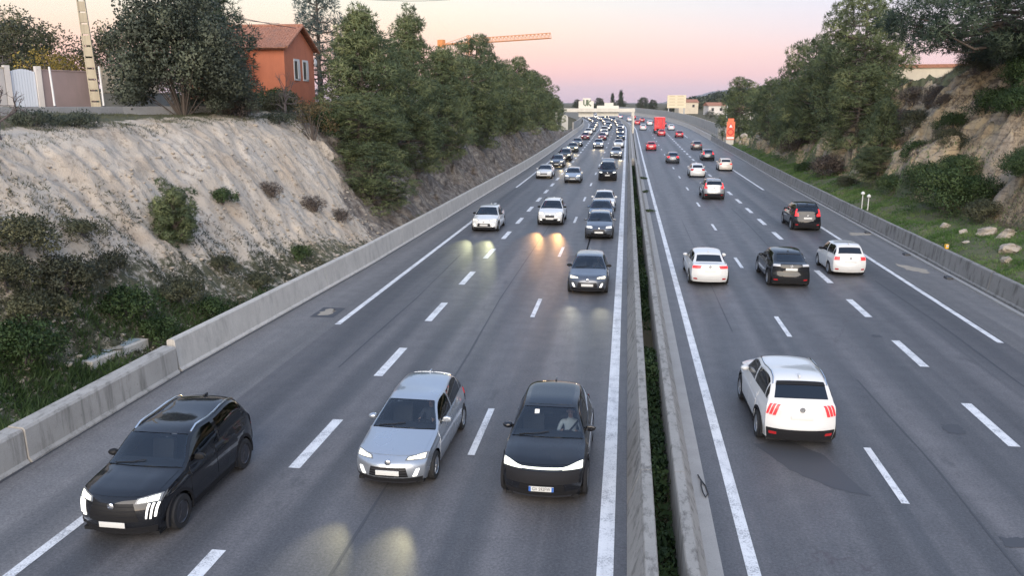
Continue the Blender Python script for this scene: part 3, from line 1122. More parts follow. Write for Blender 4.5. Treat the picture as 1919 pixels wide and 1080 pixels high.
        bmesh.ops.remove_doubles(bm, verts=bm.verts, dist=.0005)
        me = bm_mesh('panel', bm, True, 35)
        return me

    def uy(s, y):
        return float(np.interp(-y, -s.G[:, -1, 1], s.u))


_wheel_cache = {}


def wheel_meshes(r, w=.21):
    k = round(r, 3)
    if k not in _wheel_cache:
        bm = bmesh.new()
        b_lathe(bm, [(r * .66, -w / 2), (r * .93, -w / 2), (r, -w * .36), (r, w * .36), (r * .93, w / 2), (r * .66, w / 2)], 24, 'x', None, False)
        ty = bm_mesh('tyre', bm, True, 40)
        bm = bmesh.new()
        b_lathe(bm, [(r * .68, w * .42), (r * .62, w * .48), (r * .58, w * .40), (r * .56, w * .1), (.0, w * .1)], 20, 'x')
        for k5 in range(5):
            a = 2 * math.pi * k5 / 5
            b_box(bm, w * .25, w * .45, -.035, .035, .02, r * .62, 0, Matrix.Rotation(a, 4, 'X'))
        b_lathe(bm, [(.06, w * .25), (.055, w * .47), (0, w * .48)], 10, 'x')
        rm = bm_mesh('rim', bm, True, 30)
        _wheel_cache[k] = (ty, rm)
    return _wheel_cache[k]


def mirror_mesh():
    bm = bmesh.new()
    bmesh.ops.create_uvsphere(bm, u_segments=12, v_segments=8, radius=1.0)
    for v in bm.verts:
        x, y, z = v.co
        y = max(y, -.45)                      # flat glass side
        v.co = (.125 + .115 * x, .02 + .085 * y, .075 + (.072 - .012 * x) * z)
    b_box(bm, -.06, .06, -.02, .03, .02, .06, .01)
    return bm_mesh('mirror', bm, True, 40)


def seat_mesh():
    bm = bmesh.new()
    b_box(bm, -.25, .25, -.25, .27, 0, .16, .05)
    b_box(bm, -.25, .25, -.08, .08, .0, .62, .05, Matrix.Translation((0, -.27, .12)) @ Matrix.Rotation(R(14), 4, 'X'))
    b_box(bm, -.13, .13, -.05, .05, .0, .2, .04, Matrix.Translation((0, -.44, .74)) @ Matrix.Rotation(R(8), 4, 'X'))
    return bm_mesh('seat', bm, True, 40)


def bench_mesh():
    bm = bmesh.new()
    b_box(bm, -.6, .6, -.25, .27, 0, .16, .05)
    b_box(bm, -.6, .6, -.08, .08, .0, .6, .05, Matrix.Translation((0, -.27, .12)) @ Matrix.Rotation(R(16), 4, 'X'))
    return bm_mesh('rear_bench', bm, True, 40)


def steering_mesh():
    bm = bmesh.new()
    n, m = 20, 6
    rr, r2 = .185, .016
    ring = []
    for i in range(n):
        a = 2 * math.pi * i / n
        ring.append([bm.verts.new(((rr + r2 * math.cos(b)) * math.cos(a), r2 * math.sin(b), (rr + r2 * math.cos(b)) * math.sin(a))) for b in [2 * math.pi * k / m for k in range(m)]])
    for i in range(n):
        for k in range(m):
            bm.faces.new((ring[i][k], ring[i][(k + 1) % m], ring[(i + 1) % n][(k + 1) % m], ring[(i + 1) % n][k]))
    b_box(bm, -.18, .18, -.012, .012, -.03, .03)
    b_box(bm, -.03, .03, -.012, .012, -.18, 0)
    bmesh.ops.transform(bm, matrix=Matrix.Rotation(R(-28), 4, 'X'), verts=bm.verts)
    return bm_mesh('steering_wheel', bm, True, 40)


MIRROR, SEAT, BENCH, STEER = mirror_mesh(), seat_mesh(), bench_mesh(), steering_mesh()


def bar_mesh(name, x0, x1, y0, y1, z0, z1, bev):
    bm = bmesh.new(); b_box(bm, x0, x1, y0, y1, z0, z1, bev)
    return bm_mesh(name, bm, True, 40)


PLATE = bar_mesh('number_plate', -.26, .26, -.008, .008, -.055, .055, .006)
HANDLE = bar_mesh('handle', -.012, .018, -.09, .09, -.014, .014, .006)
BADGE_BM = bmesh.new(); b_lathe(BADGE_BM, [(.065, 0), (.065, .02), (.05, .03), (0, .03)], 16, 'y'); BADGE = bm_mesh('badge', BADGE_BM, True, 40)

KINDS = {}


def kind(name, L, W, H, over=None, front='plain', rear='plain', clad=False, rails=False, **kw):
    """build the shared meshes of one kind of car"""
    S = Shape(L, W, H, over, **kw)
    D = dict(S=S, parts=[])           # parts: (name, mesh, material key, location, rot, sub-parts)
    P = D['parts']
    add = lambda n, me, m, loc=(0, 0, 0), sub=(), rot=(0, 0, 0): P.append((n, me, m, loc, rot, sub))
    D['body'] = S.body()
    pa = S.patch
    # glass
    add('windshield', pa('strip', [(5.03, -.945), (5.97, -.955), (5.97, .955), (5.03, .945)], 6, 12, .008, .012), 'glass')
    add('rear_window', pa('strip', [(8.2, -.86), (8.86, -.84), (8.86, .84), (8.2, .86)], 5, 8, .006), 'glass_dark')
    for mir in (False, True):
        for (a0, a1) in ((.10, .455), (.495, .735), (.765, .90)):
            if rear == 'van' and a0 > .4: continue
            add('side_window', pa('green', [(a0, .07), (a1, .07), (a1, .90), (a0, .90)], 7, 3, .006, mirror=mir), 'glass_dark')
    # panels
    add('bonnet', pa('strip', [(3.12, -.88), (4.9, -.9), (4.9, .9), (3.12, .88)], 8, 12, .007, .015), 'PAINT')
    for mir in (False, True):
        uA, uB, uC = S.uy(S.yf - .52), S.uy((S.yf + S.yr) * .5 - .16), S.uy(S.yr + .30)
        hx = []
        for (u0, u1) in ((uA, uB), (uB + .004, uC)):
            me = pa('side', [(u0, .16), (u1, .16), (u1, .985), (u0, .985)], 6, 8, .007, .012, mirror=mir)
            hp = S.side(u1 - .035, .80); hp = (hp[0] * (-1 if mir else 1), hp[1], hp[2])
            add('door', me, 'PAINT', (0, 0, 0), [('handle', HANDLE, 'PAINT', hp)])
        if clad:
            add('sill_cladding', pa('side', [(S.uy(S.yf - .42), .0), (S.uy(S.yr + .42), .0), (S.uy(S.yr + .42), .17), (S.uy(S.yf - .42), .17)], 8, 2, .012, mirror=mir), 'cladding')
        if rails:
            sg = -1 if mir else 1
            pts = [S.strip(x, .955) * np.array([sg, 1, 1]) + np.array([0, 0, .045 if 6.2 < x < 8.0 else .0]) for x in np.linspace(6.1, 8.15, 9)]
            bm = bmesh.new(); b_tube(bm, pts, .018, 6); add('roof_rail', bm_mesh('roof_rail', bm, True, 40), 'chrome' if rails == 'chrome' else 'plastic_black')
        if clad:
            for ya in (S.yf, S.yr):
                bm = bmesh.new(); sg = -1 if mir else 1
                Ra = S.wr * 1.17; prev = None
                for a in np.linspace(-.25, math.pi + .25, 19):
                    yy, zz = math.cos(a), math.sin(a)
                    xo = float(max(S.side(S.uy(ya + yy * Ra * 1.1), .35)[0], S.W / 2 - .05)) + .012
                    ring = [bm.verts.new((sg * xx, ya + yy * rr_, S.wr + zz * rr_)) for xx, rr_ in ((xo - .03, Ra * .985), (xo, Ra * .99), (xo - .004, Ra * 1.15), (xo - .05, Ra * 1.16))]
                    if prev:
                        for q_ in range(3): bm.faces.new((prev[q_], prev[q_ + 1], ring[q_ + 1], ring[q_]))
                    prev = ring
                add('wheel_arch', bm_mesh('wheel_arch', bm, True, 40), 'cladding')
    add('underbody', bar_mesh('underbody', -S.W / 2 + .16, S.W / 2 - .16, -S.L / 2 + .25, S.L / 2 - .25, .17, .24, 0), 'plastic_black')
    # mirrors on the doors
    mp = S.green(.16, .06)
    add('door_mirror', MIRROR, 'MIRROR', (mp[0] - .02, mp[1], mp[2] - .02))
    add('door_mirror', MIRROR, 'MIRROR', (-mp[0] + .02, mp[1], mp[2] - .02), rot=(0, 0, math.pi))
    # bumpers
    add('front_bumper', pa('strip', [(0.0, -.97), (.62, -.97), (.62, .97), (0.0, .97)], 4, 14, .012), 'cladding')
    add('rear_bumper', pa('strip', [(11.95 if clad else 12.3, -.97), (13.0, -.97), (13.0, .97), (11.95 if clad else 12.3, .97)], 4, 14, .014), 'cladding' if clad else 'PAINT')
    add('antenna_fin', bar_mesh('antenna_fin', -.02, .02, -.09, .09, 0, .07, .015), 'PAINT', tuple(S.strip(7.85, 0) + np.array([0, 0, -.005])))
    wz = S.strip(5.0, 0)
    bm = bmesh.new(); b_tube(bm, [S.strip(5.06, .75) + np.array([0, .02, .02]), S.strip(5.12, .30) + np.array([0, .02, .025]), S.strip(5.2, -.05) + np.array([0, .02, .025])], .009, 5)
    add('wiper', bm_mesh('wiper', bm), 'plastic_black')
    # lamps, grille by front style
    FR = {
        'plain': dict(head=[[(2.35, .48), (3.15, .52), (3.30, .99), (2.45, .99)]], grille=[(1.30, .50), (2.05, .42)], low=[(.55, .60), (1.05, .66)]),
        'slim': dict(head=[[(2.62, .46), (3.02, .50), (3.28, .99), (2.55, .99)]], grille=[(.75, .58), (1.75, .50)], low=None, fog=[[(.8, .70), (1.55, .78), (1.55, .86), (.8, .80)]]),
        'claw': dict(head=[[(2.50, .52), (3.02, .55), (3.25, .99), (2.50, .99)]], grille=[(1.15, .62), (2.55, .48)], low=None,
                     fog=[[(1.30, .74), (2.40, .78), (2.40, .82), (1.30, .77)], [(1.25, .82), (2.40, .86), (2.40, .90), (1.25, .85)], [(1.35, .90), (2.40, .945), (2.40, .985), (1.35, .94)]]),
        'bar': dict(head=[[(2.62, .50), (2.92, .50), (3.32, .985), (2.55, .985)]], bar=[(2.70, -.495), (2.93, -.495), (2.93, .495), (2.70, .495)], grille=[(.62, .62), (1.25, .56)], low=None),
        'round': dict(head=[[(2.45, .52), (3.1, .56), (3.3, .97), (2.5, .97)]], grille=[(1.5, .40), (2.3, .38)], low=[(.5, .62), (1.2, .7)], fog=[[(.7, .74), (1.05, .74), (1.05, .84), (.7, .84)]]),
        'van': dict(head=[[(2.1, .60), (3.15, .66), (3.3, .99), (2.3, .99)]], grille=[(1.5, .55), (2.6, .50)], low=[(.5, .6), (1.0, .66)]),
    }[front]
    g = FR['grille']
    add('grille', pa('strip', [(g[0][0], -g[0][1]), (g[1][0], -g[1][1]), (g[1][0], g[1][1]), (g[0][0], g[0][1])], 4, 10, .006), 'plastic_black')
    if FR.get('low'):
        g = FR['low']
        add('air_intake', pa('strip', [(g[0][0], -g[0][1]), (g[1][0], -g[1][1]), (g[1][0], g[1][1]), (g[0][0], g[0][1])], 3, 10, .013), 'plastic_black')
    for mir in (False, True):
        for q in FR['head']:
            # wraps round the wing
            sq = [(0.0, q[3][0] / 3.0), (.035, min(.98, q[3][0] / 3.0 + .03)), (.045, .97), (.0, .99)] if front != 'bar' else [(0., .86), (.03, .9), (.03, .97), (0., .99)]
            me = pa('strip', q, 5, 6, .010, .02, mirror=mir, extra=[('side', sq, 3, 3)] if front not in ('van',) else None)
            c = np.mean(np.array(q), 0)
            k1 = .80 if front != 'bar' else .97
            lq = [tuple(c + (np.array(p) - c) * np.array([k1 - .06, k1])) for p in q]
            A, B, C_, D_ = [np.array(p) for p in lq]
            cuts = ((0., .40), (.47, 1.)) if front != 'bar' else ((0., 1.),)
            ls = []
            for (f0, f1) in cuts:
                qq = [tuple(A + (D_ - A) * f0), tuple(B + (C_ - B) * f0), tuple(B + (C_ - B) * f1), tuple(A + (D_ - A) * f1)]
                ls.append(('lens', pa('strip', qq, 4, 4, .016, .012, mirror=mir), 'HEAD', (0, 0, 0)))
            add('headlight', me, 'HOUSING', sub=ls)
        for q in FR.get('fog', []):
            add('running_light', pa('strip', q, 4, 2, .014, .02, mirror=mir), 'DRL')
    if 'bar' in FR:
        add('light_bar', pa('strip', FR['bar'], 2, 16, .010, .02), 'HEAD')
        add('front_fascia', pa('strip', [(1.3, -.93), (2.5, -.93), (2.5, .93), (1.3, .93)], 6, 14, .007, .015), 'cladding')
    else:
        bp = S.strip(2.35, 0)
        add('badge', BADGE, 'chrome', tuple(bp + np.array([0, .012, 0])))
    ps = {'plain': 1.18, 'slim': 1.25, 'claw': .95, 'bar': .93, 'round': 1.2, 'van': 1.15}[front]
    pp = S.strip(ps, 0)
    add('number_plate', PLATE, 'plate_white', tuple(pp + np.array([0, .022, 0])))
    # tail lamps
    RR = {
        'plain': dict(tail=[[(9.75, .60), (10.85, .62), (10.85, .99), (9.75, .99)]]),
        'bars': dict(tail=[[(9.75, .62), (10.9, .74), (10.9, .82), (9.75, .70)], [(9.72, .735), (10.87, .845), (10.87, .915), (9.72, .81)], [(9.69, .845), (10.84, .94), (10.84, .99), (9.69, .91)]]),
        'wide': dict(tail=[[(10.05, .50), (10.62, .55), (10.62, .99), (10.0, .99)]]),
        'pillar': dict(tail=[[(8.5, .90), (9.5, .88), (9.5, .99), (8.5, .995)], [(9.5, .76), (10.5, .70), (10.5, .99), (9.5, .99)]]),
        'round': dict(tail=[[(9.95, .66), (10.75, .66), (10.75, .97), (9.95, .97)]]),
        'low': dict(tail=[[(9.9, .62), (10.3, .62), (10.3, .99), (9.8, .99)]]),
        'van': dict(tail=[[(9.6, .90), (11.2, .90), (11.2, .99), (9.6, .99)]]),
    }[rear]
    for mir in (False, True):
        for q in RR['tail']:
            add('tail_light', pa('strip', q, 4, 4, .010, .02, mirror=mir), 'TAIL')
        add('rear_reflector', pa('strip', [(12.25, .70), (12.5, .70), (12.5, .9), (12.25, .9)], 2, 3, .022, mirror=mir), 'tail_dull')
    tp = S.strip(10.95 if rear not in ('low',) else 10.7, 0)
    add('number_plate', PLATE, 'REARPLATE', tuple(tp + np.array([0, -.022, 0])), rot=(R(-8), 0, 0))
    # tailgate, spoiler, badge
    add('tailgate', pa('strip', [(9.05, -.56), (11.55, -.60), (11.55, .60), (9.05, .56)], 8, 8, .006, .012), 'PAINT')
    if rear not in ('van', 'wide'):
        add('spoiler', pa('strip', [(8.0, -.84), (8.2, -.86), (8.2, .86), (8.0, .84)], 2, 8, .028, .03), 'plastic_black' if rear == 'bars' else 'PAINT')
    tb = S.strip(10.25, 0)
    add('badge', BADGE, 'chrome', tuple(tb + np.array([0, -.036, 0])))
    # grille slats and plate surround
    g0, g1 = FR['grille'][0], FR['grille'][1]
    for kk in range(3):
        f = (kk + .8) / 3.6
        sv, tv = g0[0] + (g1[0] - g0[0]) * f, (g0[1] + (g1[1] - g0[1]) * f) * .97
        add('grille_slat', pa('strip', [(sv, -tv), (sv + .05, -tv), (sv + .05, tv), (sv, tv)], 1, 10, .012, .012), 'rim_dark' if front not in ('bar', 'claw') else 'cladding')
    add('splitter', pa('strip', [(.02, -.80), (.16, -.82), (.16, .82), (.02, .80)], 1, 12, .022, .02), 'rim_dark' if front in ('slim', 'bar') else 'cladding')
    D['detail'] = []
    # wheels
    D['wheels'] = [(sx * (W / 2 - .115), y, S.wr, sx) for y in (S.yf, S.yr) for sx in (1, -1)]
    KINDS[name] = D
    return D


def put(parent, name, me, mat, loc=(0, 0, 0), rot=(0, 0, 0)):
    o = bpy.data.objects.new(name, me); COL.objects.link(o)
    o.parent = parent; o.location = loc; o.rotation_euler = rot
    if len(me.materials) == 0: me.materials.append(mat)
    if me.materials[0] is not mat:
        o.material_slots[0].link = 'OBJECT'; o.material_slots[0].material = mat
    return o


FAR_SKIP = {'wheel_arch', 'underbody', 'tailgate', 'grille_slat', 'splitter', 'spoiler', 'door', 'bonnet', 'wiper', 'antenna_fin', 'roof_rail', 'sill_cladding', 'badge', 'rear_reflector', 'air_intake'}


def car(kname, X, Y, yaw_deg, paint, label, group, cat='car', head='lamp_white', drl='lamp_soft', tail='tail_red', mirror=None, rim='rim_metal', lod=0, cabin=0, glass=None, rearplate='plate_white', facing='front', name='car', beams=None):
    """facing: which end the picture shows; far cars keep only what can be seen of them"""
    D = KINDS[kname]; S = D['S']
    root = empty(name, (X, Y, float(zr(Y)) + .004), R(yaw_deg))
    tag(root, label, cat, group)
    body = put(root, 'body', D['body'], MATS[paint])
    M = dict(HOUSING='lamp_housing', PAINT=paint, HEAD=head, DRL=drl, TAIL=tail, MIRROR=mirror or paint, REARPLATE=rearplate)
    for (n, me, mk, loc, rot, sub) in D['parts']:
        if lod >= 1 and n in FAR_SKIP: continue
        if lod >= 2:
            if n in ('side_window', 'door_mirror'): continue
            if facing == 'front' and n in ('tail_light', 'rear_window', 'rear_bumper'): continue
            if facing == 'rear' and n in ('headlight', 'running_light', 'light_bar', 'grille', 'front_bumper'): continue
        if n == 'number_plate':
            fwd = loc[1] > 0
            if lod >= 1 and (fwd != (facing == 'front')): continue
        if mk == 'glass' and glass: mk = glass
        o = put(root, n, me, MATS[M.get(mk, mk)], loc, rot)
        if lod == 0 or (n == 'headlight' and (lod < 2 or facing == 'front')):
            for (sn, sm, smk, sl) in sub:
                put(o, sn, sm, MATS[M.get(smk, smk)], sl)
    ty, rm = wheel_meshes(S.wr)
    for (x, y, z, sx) in D['wheels']:
        wrot = (0, 0, 0 if sx > 0 else math.pi)
        if lod == 0:
            we = bpy.data.objects.new('wheel', None); COL.objects.link(we); we.parent = root
            we.location = (x, y, z); we.rotation_euler = wrot; we.empty_display_size = .1
            put(we, 'tyre', ty, MATS['rubber']); put(we, 'rim', rm, MATS[rim])
        else:
            put(root, 'wheel', ty, MATS['rubber'], (x, y, z), wrot)
    if cabin:
        cw = S.W / 2 - .50
        sy = S.yf - 1.42
        for sx in (-1, 1):
            put(root, 'seat', SEAT, MATS['seat_cloth'], (sx * cw, sy, .34))
        put(root, 'rear_bench', BENCH, MATS['seat_cloth'], (0, sy - .85, .36))
        a = S.strip(5.0, 0)
        put(root, 'dashboard', dash_mesh(S), MATS['interior'])
        put(root, 'steering_wheel', STEER, MATS['plastic_black'], (-cw, sy + .56, .92))
    if beams:
        for sx in (-1, 1):
            ld = bpy.data.lights.new('headlight_beam', 'SPOT')
            en, tilt, col, size = beams
            ld.energy = en; ld.spot_size = R(size); ld.spot_blend = 1.0; ld.color = col; ld.shadow_soft_size = .06
            lo = bpy.data.objects.new('headlight_beam', ld); COL.objects.link(lo); lo.parent = root
            lo.location = (sx * (S.W / 2 - .25), S.L / 2 + .08, .68); lo.rotation_euler = (R(90 - tilt), 0, 0)
    return root


_dash = {}


def dash_mesh(S):
    if id(S) not in _dash:
        a = S.strip(5.0, 0); b = S.strip(5.0, .9)
        bm = bmesh.new()
        b_box(bm, -b[0], b[0], a[1] - .62, a[1] - .02, a[2] - .34, a[2] - .06, .05)
        b_box(bm, -.6, .6, S.yr + .5, a[1] - .3, .22, .34, .02)      # cabin floor
        _dash[id(S)] = bm_mesh('dashboard', bm, True, 40)
    return _dash[id(S)]


kind('suv', 4.45, 1.88, 1.65, {2: (2.15, .68), 3: (2.06, .83), 4: (1.62, .955), 5: (1.12, 1.02), 6: (.46, 1.42, .62), 7: (-.45, 1.47, .64), 8: (-1.62, 1.42, .62), 9: (-1.97, 1.07, .73), 10: (-2.05, .98, .76)}, 'claw', 'bars', True, 'chrome', wr=.35)
kind('estate', 4.60, 1.78, 1.46, {7: (-.45, 1.47), 8: (-1.62, 1.40), 9: (-2.0, 1.03)}, 'slim', 'plain', False, False, wr=.32)
kind('crossover', 4.50, 1.88, 1.60, {2: (2.15, .66), 3: (2.04, .80), 4: (1.58, .94), 5: (1.08, 1.01), 6: (.36, 1.41), 8: (-1.45, 1.38)}, 'bar', 'wide', True, False, wr=.36)
kind('hatch', 4.20, 1.78, 1.50, None, 'plain', 'plain', False, False, wr=.33)
kind('hatch_slim', 4.20, 1.80, 1.50, {3: (2.02, .78)}, 'slim', 'plain', False, False, wr=.34)
kind('soft_suv', 4.38, 1.82, 1.60, {3: (1.98, .78), 8: (-1.45, 1.39)}, 'round', 'pillar', True, 'black', wr=.34)
kind('tall_suv', 4.65, 1.90, 1.70, {3: (2.04, .82), 4: (1.60, .95), 5: (1.06, 1.01), 6: (.36, 1.42, .61), 7: (-.45, 1.47, .63), 8: (-1.66, 1.42, .61), 9: (-1.99, 1.06, .73)}, 'plain', 'pillar', True, 'black', wr=.36)
kind('saloon', 4.70, 1.84, 1.43, {6: (.30, 1.42), 7: (-.35, 1.47), 8: (-1.05, 1.40), 9: (-1.62, 1.05), 10: (-2.08, 1.00), 11: (-2.13, .76)}, 'plain', 'wide', False, False, wr=.33)
kind('coupe_suv', 4.60, 1.87, 1.56, {3: (2.02, .79), 7: (-.40, 1.47), 8: (-1.15, 1.40), 9: (-1.86, 1.08), 10: (-2.06, 1.02)}, 'claw', 'low', True, False, wr=.35)
kind('mini', 3.85, 1.72, 1.50, {3: (1.98, .78), 5: (1.00, .98), 6: (.42, 1.41), 7: (-.5, 1.47), 8: (-1.55, 1.42), 9: (-1.96, 1.04)}, 'round', 'round', False, False, wr=.31)
kind('minivan', 5.00, 1.98, 1.98, {2: (2.13, .60), 3: (2.02, .70), 4: (1.72, .82), 5: (1.40, .90), 6: (.86, 1.36), 7: (-.2, 1.47), 8: (-1.95, 1.45), 9: (-2.10, .98)}, 'van', 'van', False, False, wr=.34)
# car paint seen from inside the cabin is dark trim
for _n, _m in MATS.items():
    if _n.startswith('paint_'):
        nt_ = _m.node_tree
        p_ = next(n for n in nt_.nodes if n.type == 'BSDF_PRINCIPLED')
        o_ = next(n for n in nt_.nodes if n.type == 'OUTPUT_MATERIAL')
        g_ = nt_.nodes.new('ShaderNodeNewGeometry'); d_ = nt_.nodes.new('ShaderNodeBsdfDiffuse'); d_.inputs[0].default_value = (.02, .02, .022, 1)
        x_ = nt_.nodes.new('ShaderNodeMixShader')
        nt_.links.new(g_.outputs['Backfacing'], x_.inputs[0]); nt_.links.new(p_.outputs[0], x_.inputs[1]); nt_.links.new(d_.outputs[0], x_.inputs[2])
        nt_.links.new(x_.outputs[0], o_.inputs[0])
# ---------------------------------------------------------------- vegetation
def blades(C, out, nb, ln, wd, rng, tint, bias=.7, quad=False):
    """nb thin triangles at every centre C, leaning along out; returns V, F, tint"""
    n = len(C)
    C = np.repeat(C, nb, 0); out = np.repeat(out, nb, 0); tint = np.repeat(tint, nb)
    m = n * nb
    d = rng.normal(size=(m, 3)); d /= np.linalg.norm(d, axis=1)[:, None]
    d = d + out * bias; d /= np.linalg.norm(d, axis=1)[:, None] + 1e-9
    r = rng.normal(size=(m, 3)); sd = np.cross(d, r); sd /= np.linalg.norm(sd, axis=1)[:, None] + 1e-9
    L = (ln * rng.uniform(.6, 1.3, m))[:, None]; Wd = (wd * rng.uniform(.7, 1.3, m))[:, None]
    b = C + rng.normal(size=(m, 3)) * ln * .15
    if quad:   # leaf: a lozenge
        V = np.stack([b, b + d * L * .5 + sd * Wd, b + d * L, b + d * L * .5 - sd * Wd], 1).reshape(-1, 3)
        F = np.arange(m * 4).reshape(-1, 4); tt = np.repeat(tint, 4)
    else:
        V = np.stack([b - sd * Wd, b + sd * Wd, b + d * L], 1).reshape(-1, 3)
        F = np.arange(m * 3).reshape(-1, 3); tt = np.repeat(tint, 3)
    N = np.repeat(out / (np.linalg.norm(out, axis=1)[:, None] + 1e-9), 4 if quad else 3, 0) + rng.normal(size=(len(V), 3)) * .18
    N = N / (np.linalg.norm(N, axis=1)[:, None] + 1e-9)
    k = 4 if quad else 3
    Vr = V.reshape(-1, k, 3); Nr = N.reshape(-1, k, 3)
    gn_ = np.cross(Vr[:, 1] - Vr[:, 0], Vr[:, 2] - Vr[:, 0])
    fl = (gn_ * Nr.mean(1)).sum(1) < 0            # wind every leaf so that its face looks outwards
    Vr[fl] = Vr[fl][:, ::-1]; Nr[fl] = Nr[fl][:, ::-1]
    V = Vr.reshape(-1, 3); blades.N = Nr.reshape(-1, 3)
    return V, F, tt


def clump_cloud(centres, radii, per, rng, tints, flat=.75, shell=.55):
    """points spread through ellipsoidal clumps, denser near their skins"""
    C, O, T = [], [], []
    for c, r, t in zip(centres, radii, tints):
        k = max(6, int(per * (r ** 2)))
        d = rng.normal(size=(k, 3)); d /= np.linalg.norm(d, axis=1)[:, None]
        rad = r * (shell + (1 - shell) * rng.uniform(size=k)) ** .8
        p = d * rad[:, None] * np.array([1, 1, flat])
        C.append(c + p); O.append(d * np.array([1, 1, .8]) + np.array([0, 0, .35])); T.append(np.clip(t + rng.normal(size=k) * .05, 0, 1))
    return np.concatenate(C), np.concatenate(O), np.concatenate(T)


def limbs_mesh(name, trunk, limbs):
    bm = bmesh.new()
    b_tube(bm, trunk[0], trunk[1], 8)
    for pts, rad in limbs: b_tube(bm, pts, rad, 5)
    return bm_mesh(name, bm, True, 60)


def pine_meshes(seed, H, Rm, lo=.08, shape='cone', per=95, ncl=150, ln=.34, wd=.026, clr=(.55, 1.0), lean=(0, 0), nb=3):
    rng = np.random.default_rng(seed)
    top = np.array([lean[0], lean[1], H])
    def axis(f): return np.array([lean[0] * max(f, 0) ** 1.5, lean[1] * max(f, 0) ** 1.5, H * f])
    def rad(f):
        if shape == 'cone': return Rm * (1 - max(0, f - .25) / .78) ** .75 * min(1, .55 + f * 2.2)
        if shape == 'dome': return Rm * math.sqrt(max(.02, 1 - ((f - .45) / .58) ** 2)) if f > lo else .1
        if shape == 'umbrella': return Rm * math.sqrt(max(.02, 1 - ((f - .80) / .24) ** 2))
    cs, rs, ts, lb = [], [], [], []
    ang = rng.uniform(0, 6.28)
    for i in range(ncl):
        f = lo + (1 - lo) * ((i + .5) / ncl) ** .85
        ang += 2.4 + rng.normal() * .3
        q = rng.uniform(.45, 1.05) * (1.25 if rng.random() < .13 else 1)
        r = rad(f) * q
        droop = -.10 * r
        c = axis(f) + np.array([math.cos(ang) * r, math.sin(ang) * r, droop + rng.normal() * .25])
        cr = rng.uniform(*clr) * (1.1 - .35 * max(0, f - .6))
        cs.append(c); rs.append(cr); ts.append(rng.beta(1.6, 2.0))
        if i % 2 == 0:
            a = axis(max(.03, f - .10 * (r / max(Rm, .1)) - .02))
            mid = (a + c) * .5 + np.array([0, 0, -.12 * r])
            lb.append(([a, mid, c], [.05 + .02 * r, .035 + .01 * r, .012]))
    C, O, T = clump_cloud(cs, rs, per, rng, ts, .72, .66)
    V, F, t = blades(C, O, nb, ln, wd, rng, T, .75)
    crown = fast_mesh('crown', V, F, False, {'tint': t}, blades.N)
    tr = [axis(f) + np.array([rng.normal() * .02, rng.normal() * .02, 0]) for f in np.linspace(-.03, .97, 9)]
    trunk = limbs_mesh('trunk', (tr, list(np.linspace(.02 * H + .06, .03, 9))), lb)
    return crown, trunk


def bush_meshes(seed, Rx, Rz, per=120, ncl=26, ln=.11, wd=.035, clr=(.3, .55), quad=True, twigs=10, nb=2, zc=.55, shell=.4):
    rng = np.random.default_rng(seed)
    cs, rs, ts, lb = [], [], [], []
    for i in range(ncl):
        d = rng.normal(size=3); d /= np.linalg.norm(d); d[2] = abs(d[2]) * 1.7 - .72
        q = rng.uniform(.45, 1.0)
        c = np.array([d[0] * Rx * q, d[1] * Rx * q, Rz * zc + d[2] * Rz * (1 - zc) * q * 1.1])
        c[2] = max(c[2], rng.uniform(.08, .2) * Rz)
        cs.append(c); rs.append(rng.uniform(*clr)); ts.append(rng.beta(1.5, 1.8))
        if i < twigs:
            lb.append(([np.array([d[0] * .06, d[1] * .06, -.1]), c * .55 + np.array([0, 0, .05]), c], [.035, .022, .008]))
    C, O, T = clump_cloud(cs, rs, per, rng, ts, .85, shell)
    V, F, t = blades(C, O, nb, ln, wd, rng, T, .4, quad)
    crown = fast_mesh('foliage', V, F, False, {'tint': t}, blades.N)
    stem = limbs_mesh('stem', ([(0, 0, -.15), (0.02, 0, Rz * .25), (0, .03, Rz * .5)], [.06, .045, .02]), lb)
    return crown, stem


def bare_meshes(seed, H, spread, depth=4, leafy=0, ln=.07):
    """a leafless tree: forking limbs down to twigs"""
    rng = np.random.default_rng(seed)
    bm = bmesh.new()
    tips = []
    def grow(p, d, L, r, k):
        d = d / np.linalg.norm(d)
        mid = p + d * L * .5 + rng.normal(size=3) * L * .05
        e = p + d * L + rng.normal(size=3) * L * .07
        b_tube(bm, [p, mid, e], [r, r * .85, r * .65], 5 if k > 1 else 3, False)
        if k == 0: tips.append(e); return
        for _ in range(rng.integers(2, 4) if k < depth else 4):
            nd = d + rng.normal(size=3) * spread + np.array([0, 0, .12])
            grow(e if rng.random() < .6 else mid, nd, L * rng.uniform(.58, .82), r * .6, k - 1)
        if k <= 2: tips.append(e)
    grow(np.array([0, 0, -.2]), np.array([.05, 0, 1.]), H * .30, .022 * H, depth)
    wood = bm_mesh('branches', bm, True, 60)
    crown = None
    if leafy:
        C = np.repeat(np.array(tips), leafy, 0) + rng.normal(size=(len(tips) * leafy, 3)) * .22
        V, F, t = blades(C, np.zeros_like(C), 1, ln, ln * .35, rng, rng.uniform(size=len(C)), 0, True)
        crown = fast_mesh('crown', V, F, False, {'tint': t})
    return crown, wood


def plant(name, label, cat, meshes, mats, loc, rz=0, sc=1.0, group=None, names=('crown', 'trunk')):
    root = empty(name, loc, rz)
    root.scale = (sc, sc, sc) if not hasattr(sc, '__len__') else sc
    tag(root, label, cat, group)
    for me, m, n in zip(meshes, mats, names):
        if me is not None: put(root, n, me, MATS[m])
    return root


